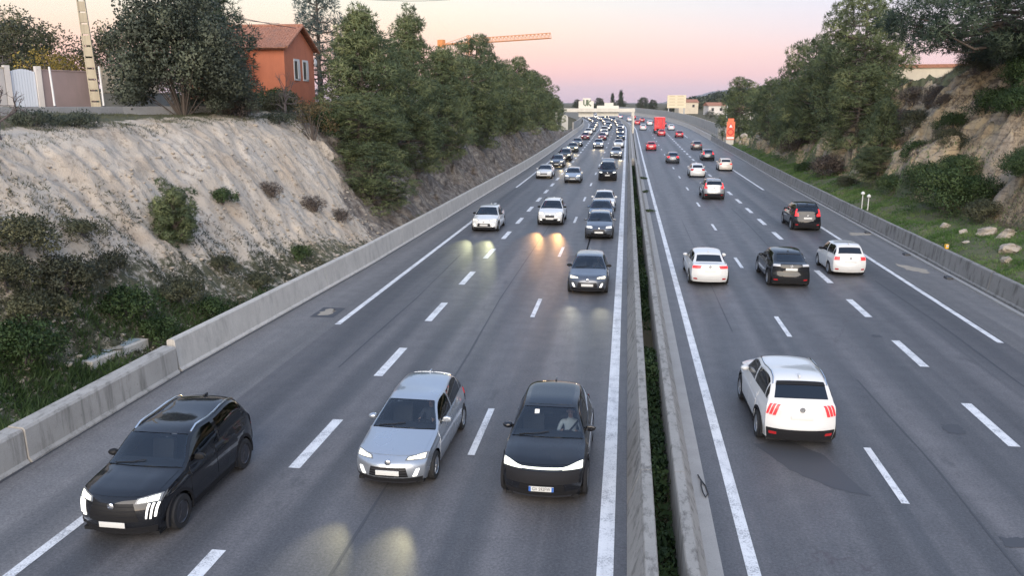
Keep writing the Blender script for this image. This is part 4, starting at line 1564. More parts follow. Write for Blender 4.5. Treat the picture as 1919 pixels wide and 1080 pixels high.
PK = dict(per=110, ln=.30, wd=.032, clr=(.45, 1.05), nb=4)
PINES = [pine_meshes(11, 10.0, 3.3, .05, 'cone', ncl=105, **PK),
         pine_meshes(12, 10.0, 2.6, .04, 'cone', ncl=85, lean=(.4, .3), **PK),
         pine_meshes(13, 10.0, 3.7, .03, 'dome', ncl=115, **PK),
         pine_meshes(14, 10.0, 4.1, .05, 'dome', ncl=125, lean=(-.4, .2), **PK)]
NP = ('needles_pine', 'bark')
ND = ('needles_dark', 'bark')


def on_l(X, Y, dz=0): return (X, Y, float(z_left(X, Y)) + dz)
def on_r(X, Y, dz=0): return (X, Y, float(z_right(X, Y)) + dz)


G_LP = 'pines on the left cutting'
# kind, X, Y, top of the crown (m), width factor, turn, label
for (k, X, Y, top, wf, rz, lab) in [
    (0, -18.4, 57.0, 14.2, 1.0, .3, 'first tall pine of the left row, light green, beside the orange house'),
    (2, -15.9, 50.8, 5.6, .72, 2.0, 'low bushy pine whose boughs almost touch the left barrier'),
    (2, -17.4, 53.0, 8.6, .80, 4.1, 'round pine in front of the first tall one on the left'),
    (3, -18.6, 63.0, 13.0, .85, 1.1, 'broad pine second in the left row'),
    (1, -18.2, 70.0, 15.4, .95, 4.0, 'slender pine with a pointed top third in the left row'),
    (2, -16.6, 62.5, 8.0, .75, .5, 'mid-height pine leaning over the left barrier'),
    (0, -17.6, 79.5, 13.0, 1.0, 3.0, 'pine in the middle of the left row, left of the crane tower'),
    (2, -16.8, 74.0, 9.4, .8, 1.9, 'shorter round pine on the rock face above the left barrier'),
    (3, -17.6, 90.0, 12.8, .95, 5.2, 'wide pine in the left row just in front of the crane cab'),
    (2, -18.0, 100.0, 15.4, 1.1, 2.4, 'tallest rounded pine of the left row, under the crane jib'),
    (2, -16.6, 90.0, 9.0, .75, .7, 'dark low pine on the rock under the wide pine'),
    (3, -17.0, 112.0, 13.2, 1.0, .2, 'spreading pine right under the crane jib'),
    (2, -16.8, 125.0, 14.2, 1.05, 2.9, 'rounded pine towards the far end of the left row'),
    (2, -16.4, 112.0, 9.0, .75, 2.0, 'low pine at the foot of the far left row'),
    (3, -17.0, 141.0, 13.2, 1.0, 4.4, 'pine whose crown slopes down at the end of the left row'),
    (2, -16.6, 158.0, 12.6, 1.05, 3.7, 'last large pine of the left row before the sign gantry'),
    (2, -18.0, 186.0, 10.2, 1.1, .9, 'small far pine behind the last large one on the left')]:
    z = float(z_left(X, Y)) - .3
    hs = (top - z) / 10.0
    plant('pine_tree', lab, 'tree', PINES[k], NP, (X, Y, z), rz, (wf, wf, hs), G_LP)

G_RP = 'pines on the right cutting'
for (k, X, Y, top, wf, rz, lab) in [
    (3, 23.8, 90.0, 18.3, 1.15, .4, 'tallest rounded pine on the right cutting, its crown in the sky'),
    (2, 22.4, 107.0, 15.4, 1.12, 2.2, 'dark broad pine left of the tallest on the right cutting'),
    (2, 21.8, 99.0, 12.6, 1.05, 4.1, 'dark pine lower down the right cutting above the rocks'),
    (3, 24.2, 96.0, 15.0, 1.0, 1.5, 'pine half hidden behind the left side of the tallest'),
    (2, 22.4, 86.0, 11.4, .95, 2.6, 'round dark pine in front of the tallest on the right'),
    (0, 21.4, 74.0, 8.2, .62, 3.3, 'small conical pine standing in front of the ochre rock'),
    (2, 20.6, 71.5, 4.6, .58, .8, 'low dark pine bush at the foot of the small conical pine'),
    (3, 21.4, 124.0, 11.4, 1.0, 5.6, 'pine at the left end of the dark mass on the right'),
    (2, 20.6, 160.0, 12.2, 1.05, 5.0, 'separate round pine behind the orange sign'),
    (3, 22.0, 112.0, 10.0, .9, 1.0, 'dark pine between the rocks and the orange sign')]:
    z = float(z_right(X, Y)) - .3
    plant('pine_tree', lab, 'tree', PINES[k], NP, (X, Y, z), rz, (wf, wf, (top - z) / 10.0), G_RP)

# umbrella pine on the top of the right cutting
UMB = pine_meshes(31, 9.5, 6.2, .50, 'umbrella', 95, 125, .32, .03, (.7, 1.2), (-2.2, .2), 4)
plant('umbrella_pine', 'umbrella pine with a bare trunk at the top right corner', 'tree', UMB, ND, on_r(27.4, 64.5, -3.0), .2, (1.1, 1.1, 1.0))
# left background trees
OAK = bush_meshes(41, 3.3, 6.6, 190, 95, .15, .05, (.7, 1.2), True, 30, 2, .5, .3)
plant('evergreen_oak', 'big round grey-green oak on the edge of the white slope', 'tree', OAK, ('leaf_oak', 'bark'), on_l(-23.2, 41.6, -.2), 0, (1.0, 1.0, 1.05))
plant('evergreen_oak', 'lower oak bush leaning over the crest right of the big oak', 'tree', OAK, ('leaf_oak', 'bark'), on_l(-22.2, 43.8, -.2), 2.0, (.62, .62, .60))
DARKC = pine_meshes(51, 10.5, 2.7, .08, 'cone', 100, 130, .30, .03, (.5, .9))
plant('dark_conifer', 'dark conifer between the big oak and the orange house', 'tree', DARKC, ND, on_l(-26.6, 51.0, -.3), .3, (1.1, 1.1, .86))
plant('dark_conifer', 'dark cypress at the far top left corner', 'tree', DARKC, ND, on_l(-46.5, 54.0, -.3), 1.3, (1.05, 1.05, .62))
CEDAR = pine_meshes(61, 12.0, 3.4, .08, 'cone', 90, 110, .32, .03, (.4, .85))
plant('blue_cedar', 'blue-grey cedar behind the orange house', 'tree', CEDAR, ('needles_blue', 'bark'), on_l(-27.0, 72.0, -.3), 0, .98)
BGT = bush_meshes(43, 3.4, 5.0, 120, 46, .17, .05, (.7, 1.2), True, 20, 2, .5, .35)
for (X, Y, s, rz, m, lab) in [(-40.5, 52.0, 1.0, 0, 'leaf_olive', 'grey-green olive tree behind the yellow bush'), (-36.5, 56.0, .95, 1.2, 'leaf_olive', 'olive tree right behind the concrete pole'),
                              (-47.0, 60.0, 1.15, 2.2, 'leaf_oak', 'dull green tree at the left edge behind the wall'), (-32.0, 58.5, .8, .6, 'leaf_oak', 'dull tree between the pole and the dark conifer')]:
    plant('garden_tree', lab, 'tree', BGT, (m, 'bark'), on_l(X, Y, -.3), rz, s)
YB = bush_meshes(44, 1.5, 1.7, 160, 26, .10, .03, (.3, .6))
plant('yellow_bush', 'yellow flowering bush showing over the mauve wall', 'bush', YB, ('leaf_yellow', 'bark'), on_l(-30.6, 41.4, .9), 0, 1.15, None, ('foliage', 'stem'))
plant('dry_bush', 'greyish dry bush beside the yellow one over the wall', 'bush', YB, ('leaf_dry', 'bark'), on_l(-29.6, 42.6, .65), 1, .85, None, ('foliage', 'stem'))
BARE = bare_meshes(71, 4.2, .42, 5)
BARE2 = bare_meshes(72, 3.6, .5, 5, 3, .08)
plant('bare_tree', 'leafless reddish tree in front of the orange gable', 'tree', (None, BARE[1]), ('leaf_dry', 'twig'), on_l(-20.3, 48.0, -.1), 0, .92, None, ('crown', 'branches'))
plant('bare_tree', 'thin twiggy tree just left of the orange house', 'tree', BARE2, ('leaf_olive', 'twig'), on_l(-22.8, 47.2, -.1), 1.0, .95, None, ('crown', 'branches'))
plant('bare_tree', 'bare brambly tree at the left edge before the white gate', 'tree', (None, bare_meshes(73, 3.4, .6, 5)[1]), ('leaf_dry', 'twig'), on_l(-21.7, 26.5, -.1), 1.7, 1.0, None, ('crown', 'branches'))
plant('bare_tree', 'tall grey leafless tree in front of the far cypress', 'tree', (None, BARE[1]), ('leaf_dry', 'twig'), on_l(-38.0, 45.5, 0), .5, 1.35, None, ('crown', 'branches'))
RUST = bush_meshes(45, 1.6, 2.6, 140, 30, .12, .03, (.35, .65))
plant('rusty_shrub', 'rust-tinted shrub between the orange house and the pines', 'bush', RUST, ('leaf_rust', 'bark'), on_l(-19.0, 49.0, -.1), .2, 1.0, None, ('foliage', 'stem'))

# shrubs on the white slope
SAPL = pine_meshes(81, 1.9, .72, .02, 'dome', 900, 60, .15, .014, (.18, .32), nb=4)
G_WS = 'shrubs on the white slope'
SH = [bush_meshes(91, .75, .8, 700, 30, .075, .024, (.22, .36), True, 5), bush_meshes(92, .95, .62, 520, 34, .085, .02, (.22, .4), True, 5), bush_meshes(93, 1.0, .95, 480, 40, .09, .022, (.25, .45), True, 6)]
DRY = bush_meshes(94, .8, .55, 420, 22, .12, .009, (.2, .4), False, 10, 3)
# pixel-free placement: (mesh set, material, X, Y, scale, label)
NS = ('foliage', 'stem')
plant('pine_sapling', 'bushy young pine alone in the middle of the white slope', 'sapling', SAPL, ('needles_pine', 'bark'), on_l(-17.37, 29.75, -.1), .4, 1.0, G_WS)
for (nm, me, m, X, Y, s, lab) in [
    ('round_bush', SH[0], 'leaf_shrub', -17.8, 34.6, .80, 'small round green bush high on the white slope'),
    ('round_bush', SH[0], 'leaf_shrub', -15.1, 36.7, .82, 'small round green bush low on the slope near the barrier'),
    ('dry_bush', DRY, 'leaf_dry', -17.3, 38.7, 1.0, 'pale dry bush right of the round bush on the white slope'),
    ('dry_bush', DRY, 'leaf_dry', -16.4, 42.0, 1.1, 'dry brown bush at the right end of the white slope'),
    ('dry_bush', DRY, 'leaf_dry', -15.6, 43.6, 1.0, 'dry brown bush against the foot of the first pine'),
    ('scrub_bush', SH[2], 'leaf_olive', -18.3, 22.6, 1.2, 'wide grey scrub bush at the left edge half up the slope'),
    ('scrub_bush', SH[1], 'leaf_olive', -18.1, 25.2, .9, 'dark scrub bush left of the young pine'),
    ('scrub_bush', SH[2], 'leaf_scrub', -17.2, 22.9, 1.15, 'dull scrub bush above the drain box'),
    ('scrub_bush', SH[1], 'leaf_olive', -17.0, 21.4, 1.1, 'grey-green scrub bush up the slope from the drain box lid'),
    ('scrub_bush', SH[2], 'leaf_weed', -16.1, 24.2, 1.0, 'dark green bush just behind the drain box'),
    ('scrub_bush', SH[1], 'leaf_olive', -15.9, 26.9, 1.05, 'grey scrub bush below the young pine'),
    ('scrub_bush', SH[0], 'leaf_weed', -14.9, 27.2, .9, 'green bush behind the barrier joint'),
    ('scrub_bush', SH[1], 'leaf_olive', -15.3, 31.9, .8, 'low grey scrub beside the barrier under the white slope'),
    ('scrub_bush', SH[2], 'leaf_olive', -17.8, 21.2, .95, 'scrub bush at the left edge below the wide one'),
    ('scrub_bush', SH[1], 'leaf_scrub', -17.2, 25.0, .85, 'sparse scrub bush between the drain box and the young pine'),
    ('scrub_bush', SH[1], 'leaf_olive', -16.2, 31.0, .8, 'flat scrub bush right of the young pine'),
    ('scrub_bush', SH[2], 'leaf_weed', -16.4, 19.8, 1.15, 'leafy green bush at the lower left edge'),
    ('scrub_bush', SH[0], 'leaf_weed', -15.0, 24.2, .95, 'green bush against the right end of the drain box')]:
    plant(nm, lab, 'bush', me, (m, 'twig'), on_l(X, Y, -.05), X * 3.1 + Y, s, G_WS, NS)
# crest of the white slope
for (me, m, X, Y, s, lab) in [
    (SH[1], 'leaf_oak', -22.4, 29.3, 1.0, 'dark low bush on the crest at the left edge'),
    (SH[1], 'leaf_oak', -22.0, 31.0, .9, 'dark low bush on the crest below the white post'),
    (SH[2], 'leaf_dry', -21.5, 44.4, 1.1, 'brown bush on the crest below the lower oak'),
    (SH[2], 'leaf_oak', -22.4, 45.7, 1.2, 'dull bush on the crest in front of the twiggy tree'),
    (SH[2], 'leaf_olive', -21.5, 50.5, 1.3, 'grey-green hedge bush before the orange wall'),
    (SH[2], 'leaf_weed', -22.8, 52.5, 1.3, 'green hedge bush under the orange house door'),
    (SH[1], 'leaf_oak', -20.2, 46.8, 1.0, 'overhanging bush at the top right of the white slope'),
    (SH[2], 'leaf_weed', -19.6, 52.0, 1.5, 'dark bush at the foot of the nearest pine')]:
    plant('crest_bush', lab, 'bush', me, (m, 'twig'), on_l(X, Y, -.05), X + Y, s, 'bushes on the crest of the left slope', NS)
# right bank
G_RB = 'bushes on the right bank'
BIG = bush_meshes(95, 2.0, 2.0, 260, 60, .11, .030, (.4, .75), True, 8, 2)
for (nm, me, m, X, Y, s, lab) in [
    ('green_bush', BIG, 'leaf_shrub', 20.2, 55.5, 1.25, 'large bright green bush on the right bank below the ochre rock'),
    ('green_bush', BIG, 'leaf_shrub', 20.9, 61.0, .95, 'green bush left of the large bright one on the right bank'),
    ('green_bush', BIG, 'leaf_weed', 21.6, 54.3, .9, 'darker green bush at the right foot of the ochre rock'),
    ('dark_bush', BIG, 'leaf_dry', 19.6, 84.0, .95, 'dark purplish bush on the right bank beside the small pine'),
    ('dark_bush', BIG, 'leaf_dry', 20.5, 104.0, 1.1, 'purple-brown bush below the far pines on the right'),
    ('dark_bush', BIG, 'leaf_dry', 21.3, 122.0, 1.3, 'bare purplish thicket right of the orange sign'),
    ('dark_bush', BIG, 'leaf_weed', 25.8, 63.5, .95, 'dark evergreen bush over the ochre rock at the right edge'),
    ('dark_bush', BIG, 'leaf_weed', 27.4, 62.5, 1.1, 'dark evergreen bush at the right edge under the umbrella pine'),
    ('dark_bush', BIG, 'leaf_weed', 26.4, 59.5, 1.0, 'dark evergreen bush clinging to the rock at the right edge'),
    ('dark_bush', BIG, 'leaf_shrub', 23.2, 52.0, .8, 'green tuft bush low on the rock at the right edge'),
    ('brown_bush', BIG, 'leaf_brown', 25.2, 79.0, .75, 'brown dry thicket on the crest left of the ochre rock'),
    ('brown_bush', BIG, 'leaf_brown', 25.6, 74.5, .7, 'brown dry thicket in the middle of the right crest'),
    ('brown_bush', BIG, 'leaf_olive', 26.4, 69.5, .7, 'olive-brown thicket on the crest below the umbrella pine'),
    ('brown_bush', BIG, 'leaf_brown', 24.0, 77.5, .65, 'reddish-brown thicket halfway down the right slope')]:
    plant(nm, lab, 'bush', me, (m, 'twig'), on_r(X, Y, -.1), X * 2 + Y, s, G_RB, NS)


for (X, Y, s, m, lab) in [
    (26.4, 76.5, .75, 'leaf_brown', 'brown thicket at the very top of the right crest'), (27.2, 72.0, .7, 'leaf_brown', 'brown thicket along the skyline below the cream building'),
    (24.8, 70.0, .6, 'leaf_brown', 'brown thicket on the upper edge of the ochre rock'), (23.4, 72.5, .8, 'leaf_olive', 'olive tuft beside the small conical pine'),
    (24.2, 66.5, .75, 'leaf_weed', 'green tuft in a crack of the ochre rock'), (22.3, 60.0, .7, 'leaf_weed', 'green bush at the foot of the ochre rock, upper left of the bright one'),
    (24.6, 57.0, .9, 'leaf_weed', 'dark green bush on the ochre rock near the right edge'), (22.4, 49.5, .8, 'leaf_shrub', 'green bush above the boulders at the right edge'),
    (20.8, 50.8, .7, 'leaf_olive', 'olive bush between the bright green bush and the boulders'),
    (21.8, 57.6, .85, 'leaf_shrub', 'green bush climbing the ochre rock right of the bright one'), (22.8, 63.5, .7, 'leaf_olive', 'olive bush at mid-height on the left flank of the ochre rock'),
    (22.0, 67.0, .8, 'leaf_weed', 'green bush in the gully between the small pine and the ochre rock'), (23.9, 61.0, .6, 'leaf_olive', 'olive tuft in the middle of the ochre rock'),
    (20.2, 66.0, .7, 'leaf_shrub', 'low green bush under the small conical pine'), (19.2, 75.5, .55, 'leaf_olive', 'olive bush on the grass below the pines'), (19.0, 92.0, .6, 'leaf_weed', 'green bush on the grass beside the far barrier')]:
    plant('slope_bush', lab, 'bush', BIG, (m, 'twig'), on_r(X, Y, -.15), X * 5 + Y, (s, s, s * .85), G_RB, NS)


# ground cover that nobody could count
def cover(name, label, cat, fn, base, sgn, ylo, yhi, dlo, dhi, n, prob, mat, ln, wd, seed, nb=3, up=1.3, parent=None):
    rng = np.random.default_rng(seed)
    Y = rng.uniform(ylo, yhi, n); D = rng.uniform(dlo, dhi, n)
    keep = rng.uniform(size=n) < np.clip(prob(D, Y), 0, 1)
    Y, D = Y[keep], D[keep]
    X = base(Y) + sgn * D
    C = np.stack([X, Y, fn(X, Y) - .02], -1)
    tint = np.clip(.5 + fbm(X * .8, Y * .8, seed, 3) * 1.1 + rng.normal(size=len(X)) * .15, 0, 1)
    V, F, t = blades(C, np.tile([[0, 0, 1.]], (len(C), 1)), nb, ln, wd, rng, tint, up)
    o = link(name, fast_mesh(name, V, F, False, {'tint': t}), MATS[mat])
    return tag(o, label, cat, None, 'stuff')


bl0 = lambda Y: bar_l(Y) - .5
br0 = lambda Y: bar_r(Y) + .5
cover('weeds', 'rank dark green weeds behind the left barrier', 'weeds', z_left, bl0, -1, 12, 34, .0, 4.6, 26000,
      lambda D, Y: np.clip(1.25 - D / (.9 + 3.1 * np.clip((30 - Y) / 12, 0, 1)), 0, 1) * (.55 + fbm(D * .9, Y * .9, 61, 3) * 1.6), 'leaf_weed', .30, .022, 101)
cover('dry_scrub', 'sparse grey scrub tufts over the lower white slope', 'scrub', z_left, bl0, -1, 12, 46, .4, 7.0, 60000,
      lambda D, Y: np.clip(1.25 - D / (1.2 + 5.2 * np.clip((42 - Y) / 20, 0, 1)), 0, 1) * np.clip(fbm(D * 1.1, Y * 1.1, 62, 4) * 4.5 + .34, 0, 1), 'leaf_scrub', .16, .016, 102, 3, .5)
cover('crest_grass', 'dry grass along the crest of the left slope', 'grass', z_left, bl0, -1, 22, 62, 6.9, 11.5, 22000,
      lambda D, Y: .5 + fbm(D, Y, 63, 3) * 1.5, 'leaf_olive', .14, .008, 103)
cover('bank_grass', 'green grass on the right bank behind the barrier', 'grass', z_right, br0, 1, 32, 150, 0, 6.5, 120000,
      lambda D, Y: np.clip(1.3 - D / np.interp(Y, [30, 60, 100, 150], [6.2, 5.2, 4.0, 3.0]), 0, 1) * (.7 + fbm(D * .6, Y * .5, 64, 3) * 1.2) * np.interp(Y, [32, 90, 150], [1, .8, .5]), 'leaf_grass', .17, .020, 104)
cover('slope_scrub', 'brown scrub spread over the upper right slope', 'scrub', z_right, br0, 1, 36, 130, 4.0, 17, 110000,
      lambda D, Y: np.clip(fbm(D * .35, Y * .35, 65, 4) * 2.4 + .12 + .85 * np.clip((D - 8.0) / 2.5, 0, 1), 0, 1), 'leaf_brown', .26, .016, 105, 4, .7)
rngm = np.random.default_rng(7)
_y = rngm.uniform(5, 110, 9000); _y = 5 + (_y - 5) ** 1.0
_x = rngm.uniform(.80, 1.12, 9000)
_C = np.stack([_x, _y, rngm.uniform(-.2, .12, 9000) + fbm(_y * .35, _y * 0, 3, 2) * .7], -1)
_V, _F, _t = blades(_C, np.tile([[0, 0, 1.]], (9000, 1)), 3, .13, .035, rngm, np.clip(.5 + fbm(_y * .7, _x, 9, 3) * 1.3, 0, 1), .3, True)
tag(link('median_ivy', fast_mesh('median_ivy', _V, _F, False, {'tint': _t}, blades.N), MATS['leaf_weed']), 'dark green leaves filling the trough between the median walls', 'ivy', None, 'stuff')
# weeds along the foot of the median wall
for (X, Y, s, lab) in [(1.92, 11.9, .55, 'weed tuft at the foot of the median wall in the near lower right'), (1.86, 64.0, .35, 'dark weed tuft beside the median wall by the far lanes'), (1.85, 78.0, .4, 'weed tuft farther along the median wall'), (1.85, 92.0, .45, 'weed tuft near the end of the median trough')]:
    plant('weed_tuft', lab, 'weed', SH[1], ('leaf_weed', 'twig'), (X, Y, .02), Y, (s * .6, s * 1.6, s * .8), 'weeds along the median wall', NS)

# boulders on the right bank, fallen stones on the left
def stone_mesh(seed, sub=3):
    bm = bmesh.new()
    bmesh.ops.create_icosphere(bm, subdivisions=sub, radius=1)
    rg = np.random.default_rng(seed)
    pl = rg.normal(size=(14, 3)); pl /= np.linalg.norm(pl, axis=1)[:, None]
    for v in bm.verts:
        p = np.array(v.co)
        for n in pl:
            k = p @ n - .58
            if k > 0: p = p - n * k * .92
        p = p * (1 + .10 * math.sin(p[0] * 7 + seed) * math.sin(p[1] * 6 + p[2] * 5) + .06 * math.sin(p[2] * 17 + seed * 3 + p[0] * 13))
        v.co = p
    return bm_mesh('stone', bm, False)


STN = [stone_mesh(k) for k in range(4)]
for i, (X, Y, s, lab) in enumerate([
    (19.5, 47.2, (.75, .8, .6), 'large pale boulder on the right bank above the yellow reflector'), (19.9, 45.8, (.9, .7, .65), 'largest pale boulder at the right edge of the bank'),
    (18.9, 43.0, (.8, .9, .55), 'pale boulder at the right edge beside the largest'), (17.9, 40.9, (.5, .6, .35), 'flat pale boulder low in the grass at the right edge'),
    (18.7, 48.2, (.40, .45, .32), 'small boulder left of the large pale ones'), (18.9, 51.5, (.45, .5, .35), 'boulder in the grass under the bright green bush'),
    (18.2, 46.3, (.3, .3, .2), 'small stone in the grass above the yellow reflector'), (17.4, 62.0, (.2, .25, .15), 'small white stone by the marker posts'),
    (20.2, 149.5, (1.1, 1.0, .8), 'pale block to the right of the orange sign'), (19.6, 147.2, (.9, .9, .7), 'pale block at the foot of the orange sign'), (20.2, 143.0, (1.0, .9, .6), 'pale rock lower right of the orange sign')]):
    o = link('boulder', STN[i % 4], MATS['boulder_stone'], None, on_r(X, Y, s[2] * .12), X * 7)
    o.scale = tuple(.82 * q for q in s); tag(o, lab, 'boulder', 'pale boulders on the right bank')
rg = np.random.default_rng(5)
V_, F_ = [], []
base = np.array([v.co[:] for v in stone_mesh(9, 1).vertices]); fcs = np.array([p.vertices[:] for p in STN[0].polygons][:0] or [[0, 0, 0]])
_m9 = stone_mesh(9, 1); fcs = np.array([p.vertices[:] for p in _m9.polygons])
for k in range(1500):
    Y = rg.uniform(14, 48); D = rg.beta(1.1, 1.8) * 7.0
    X = float(bl0(Y)) - D
    s = rg.gamma(2.0, .022) + .02
    q = base * s * np.array([1, 1.2, .7]); a = rg.uniform(0, 6.28)
    q = np.stack([q[:, 0] * math.cos(a) - q[:, 1] * math.sin(a), q[:, 0] * math.sin(a) + q[:, 1] * math.cos(a), q[:, 2]], -1)
    F_.append(fcs + len(V_) * len(base)); V_.append(q + np.array([X, Y, float(z_left(X, Y)) + s * .2]))
tag(link('loose_stones', fast_mesh('loose_stones', np.concatenate(V_), np.concatenate(F_)), MATS['boulder_stone']), 'loose pale stones scattered over the white slope', 'stones', None, 'stuff')
# ---------------------------------------------------------------- house on the left cutting
def house():
    C0 = Vector((-24.68, 58.78, 8.45))
    v = Vector((-.387, .922, 0)); r = Vector((.922, .387, 0))
    a = R(20)
    Lx = (-r * math.cos(a) + v * math.sin(a)).normalized()      # along the long wall, away to the left
    G = (v * math.cos(a) + r * math.sin(a)).normalized()        # along the gable
    M = Matrix(((Lx.x, G.x, 0, C0.x), (Lx.y, G.y, 0, C0.y), (0, 0, 1, C0.z), (0, 0, 0, 1)))
    root = empty('orange_house'); root.matrix_world = M
    tag(root, 'orange rendered house with red tiled gable roof above the white slope', 'house')
    ln, dp, ev, rd = 6.6, 6.6, 3.75, 5.35
    bm = bmesh.new()
    pts = [(0, 0, -1.5), (ln, 0, -1.5), (ln, dp, -1.5), (0, dp, -1.5), (0, 0, ev), (ln, 0, ev), (ln, dp, ev), (0, dp, ev), (0, dp / 2, rd), (ln, dp / 2, rd)]
    vv = [bm.verts.new(p) for p in pts]
    for f in ((0, 1, 5, 4), (1, 2, 6, 9, 5), (2, 3, 7, 6), (3, 0, 4, 8, 7)): bm.faces.new([vv[i] for i in f])
    link('wall', bm_mesh('wall', bm), MATS['plaster_orange'], root)
    # roof: two slopes of half-round tiles
    for side, nm in ((0, 'roof'), (1, 'roof')):
        V, F = [], []
        n = 150; rows = 14
        for j in range(rows + 1):
            for i in range(n + 1):
                x = -.35 + (ln + .7) * i / n
                t = j / rows
                y0 = -.38; y = y0 + (dp / 2 - y0) * t
                z = ev - .10 + (rd + .10 - ev + .10) * t
                z += .055 * abs(math.sin(math.pi * x / .21)) + .03 * (1 - (t * rows) % 1 if False else 0) + .018 * math.sin(i * 7.3 + j * 3.1)
                if side: y = dp - y
                V.append((x, y, z))
        for j in range(rows):
            for i in range(n):
                q = j * (n + 1) + i
                F.append((q, q + 1, q + n + 2, q + n + 1) if not side else (q, q + n + 1, q + n + 2, q + 1))
        ro = link(nm, mesh(nm, V, F), MATS['roof_tile'], root)
        if side == 0:
            # boards under the eaves and along the gable
            box('eaves_board', -.3, ln + .3, -.30, -.22, ev - .22, ev - .06, MATS['roof_tile'], ro)
            tube('gutter', [(-.3, -.42, ev - .10), (ln + .3, -.42, ev - .10)], .06, MATS['roof_tile'], ro, 8)
    tube('ridge_tiles', [(-.38, dp / 2, rd + .12), (ln + .38, dp / 2, rd + .12)], .13, MATS['roof_tile'], root, 8)
    for sgn in (0, 1):
        y1 = -.36 if not sgn else dp + .36
        sweep_pts = [(-.36, y1, ev - .06), (-.36, dp / 2, rd + .10)]
        tube('verge_tiles', sweep_pts, .10, MATS['roof_tile'], root, 8)
    # lean-to in front, lower roof
    bm = bmesh.new()
    q = [(2.9, -1.5, -1.5), (ln, -1.5, -1.5), (ln, -.01, -1.5), (2.9, -.01, -1.5), (2.9, -1.5, 2.75), (ln, -1.5, 2.75), (ln, -.01, 3.2), (2.9, -.01, 3.2)]
    vv = [bm.verts.new(p) for p in q]
    for f in ((0, 1, 5, 4), (1, 2, 6, 5), (3, 0, 4, 7), (4, 5, 6, 7)): bm.faces.new([vv[i] for i in f])
    lt = link('lean_to', bm_mesh('lean_to', bm), MATS['plaster_orange'], root)
    V, F = [], []
    n = 80
    for j in range(7):
        for i in range(n + 1):
            x = 2.55 + (ln - 2.2) * i / n; t = j / 6
            V.append((x, -1.8 + 1.78 * t, 2.80 + .54 * t + .05 * abs(math.sin(math.pi * x / .21))))
    for j in range(6):
        for i in range(n):
            k = j * (n + 1) + i; F.append((k, k + 1, k + n + 2, k + n + 1))
    link('lean_to_roof', mesh('lean_to_roof', V, F), MATS['roof_tile'], lt)
    dn = box('door', 3.65, 4.55, -1.56, -1.505, 0, 2.1, MATS['door_dark'], root)
    box('shutter', 3.15, 3.60, -1.60, -1.51, .0, 2.1, MATS['shutter_white'], root)
    tube('downpipe', [(2.75, -1.62, -.5), (2.75, -1.62, 2.5), (2.75, -1.72, 2.72), (4.9, -1.86, 2.78)], .05, MATS['shutter_white'], root, 6)
    # gable windows (the gable is the plane x = 0)
    for y in (2.0, 3.95):
        w = box('window', -.03, .06, y, y + 1.0, 1.55, 2.85, MATS['window_dark'], root)
        for (b0, b1, c0, c1) in ((y - .12, y + 1.12, 2.85, 3.0), (y - .12, y + 1.12, 1.43, 1.55), (y - .12, y, 1.55, 2.85), (y + 1.0, y + 1.12, 1.55, 2.85)):
            box('window_frame', -.055, .0, b0, b1, c0, c1, MATS['shutter_white'], w)
        box('shutter', -.10, -.058, y + .55, y + 1.05, 1.55, 2.85, MATS['shutter_white'], w)
    bm = bmesh.new(); b_lathe(bm, [(0, -.02), (.2, .0), (.32, .07), (.33, .08)], 16, 'x')
    dsh = link('satellite_dish', bm_mesh('satellite_dish', bm, True, 40), MATS['shutter_white'], root); dsh.location = (-.25, dp - .1, 2.9)
    tube('bracket', [(0, 0, 0), (.25, 0, -.1)], .02, MATS['metal_grey'], dsh, 6)


house()

# upper street at the left: wall, gate, posts, pole
ux = -27.6
up_pts = [(-30.6, 30.0), (-29.4, 35.6), (-28.9, 38.4), (-28.0, 41.2), (-27.2, 44.0)]
def upper_ribbon(name, off0, off1, z, mat):
    V, F = [], []
    for (x, y) in up_pts: V += [(x + off0, y, z), (x + off1, y, z)]
    for i in range(len(up_pts) - 1): F.append((2 * i, 2 * i + 1, 2 * i + 3, 2 * i + 2))
    return struct(link(name, mesh(name, V, F), mat))


upper_ribbon('upper_street', .2, 4.2, 7.93, MATS['asphalt_shoulder'])
kbo = empty('kerb', (-26.0, 36, 7.9)); tag(kbo, 'pale kerb of the upper street on the crest of the white slope', 'kerb')
for (a, b) in zip(up_pts, up_pts[1:]):
    bm = bmesh.new()
    d = (Vector((*b, 0)) - Vector((*a, 0))); L = d.length; ang = math.atan2(d.y, d.x)
    b_box(bm, 0, L - .02, -.09, .09, -.6, .16, .02, Matrix.Translation((a[0] + 4.25 + 26.0, a[1] - 36, .0)) @ Matrix.Rotation(ang, 4, 'Z'))
    link('kerb_stone', bm_mesh('kerb_stone', bm), MATS['kerb_stone'], kbo)


def garden_wall(name, a, b, z0, h, th, mat, label, cap=True):
    d = Vector((b[0] - a[0], b[1] - a[1], 0)); L = d.length
    root = empty(name, (a[0], a[1], z0), math.atan2(d.y, d.x)); tag(root, label, 'wall')
    box('wall_panel', 0, L, -th / 2, th / 2, -.8, h, MATS[mat], root)
    if cap: box('coping', -.03, L + .03, -th / 2 - .03, th / 2 + .03, h + .002, h + .06, MATS['plaster_cream' if mat != 'plaster_mauve' else mat], root)
    return root


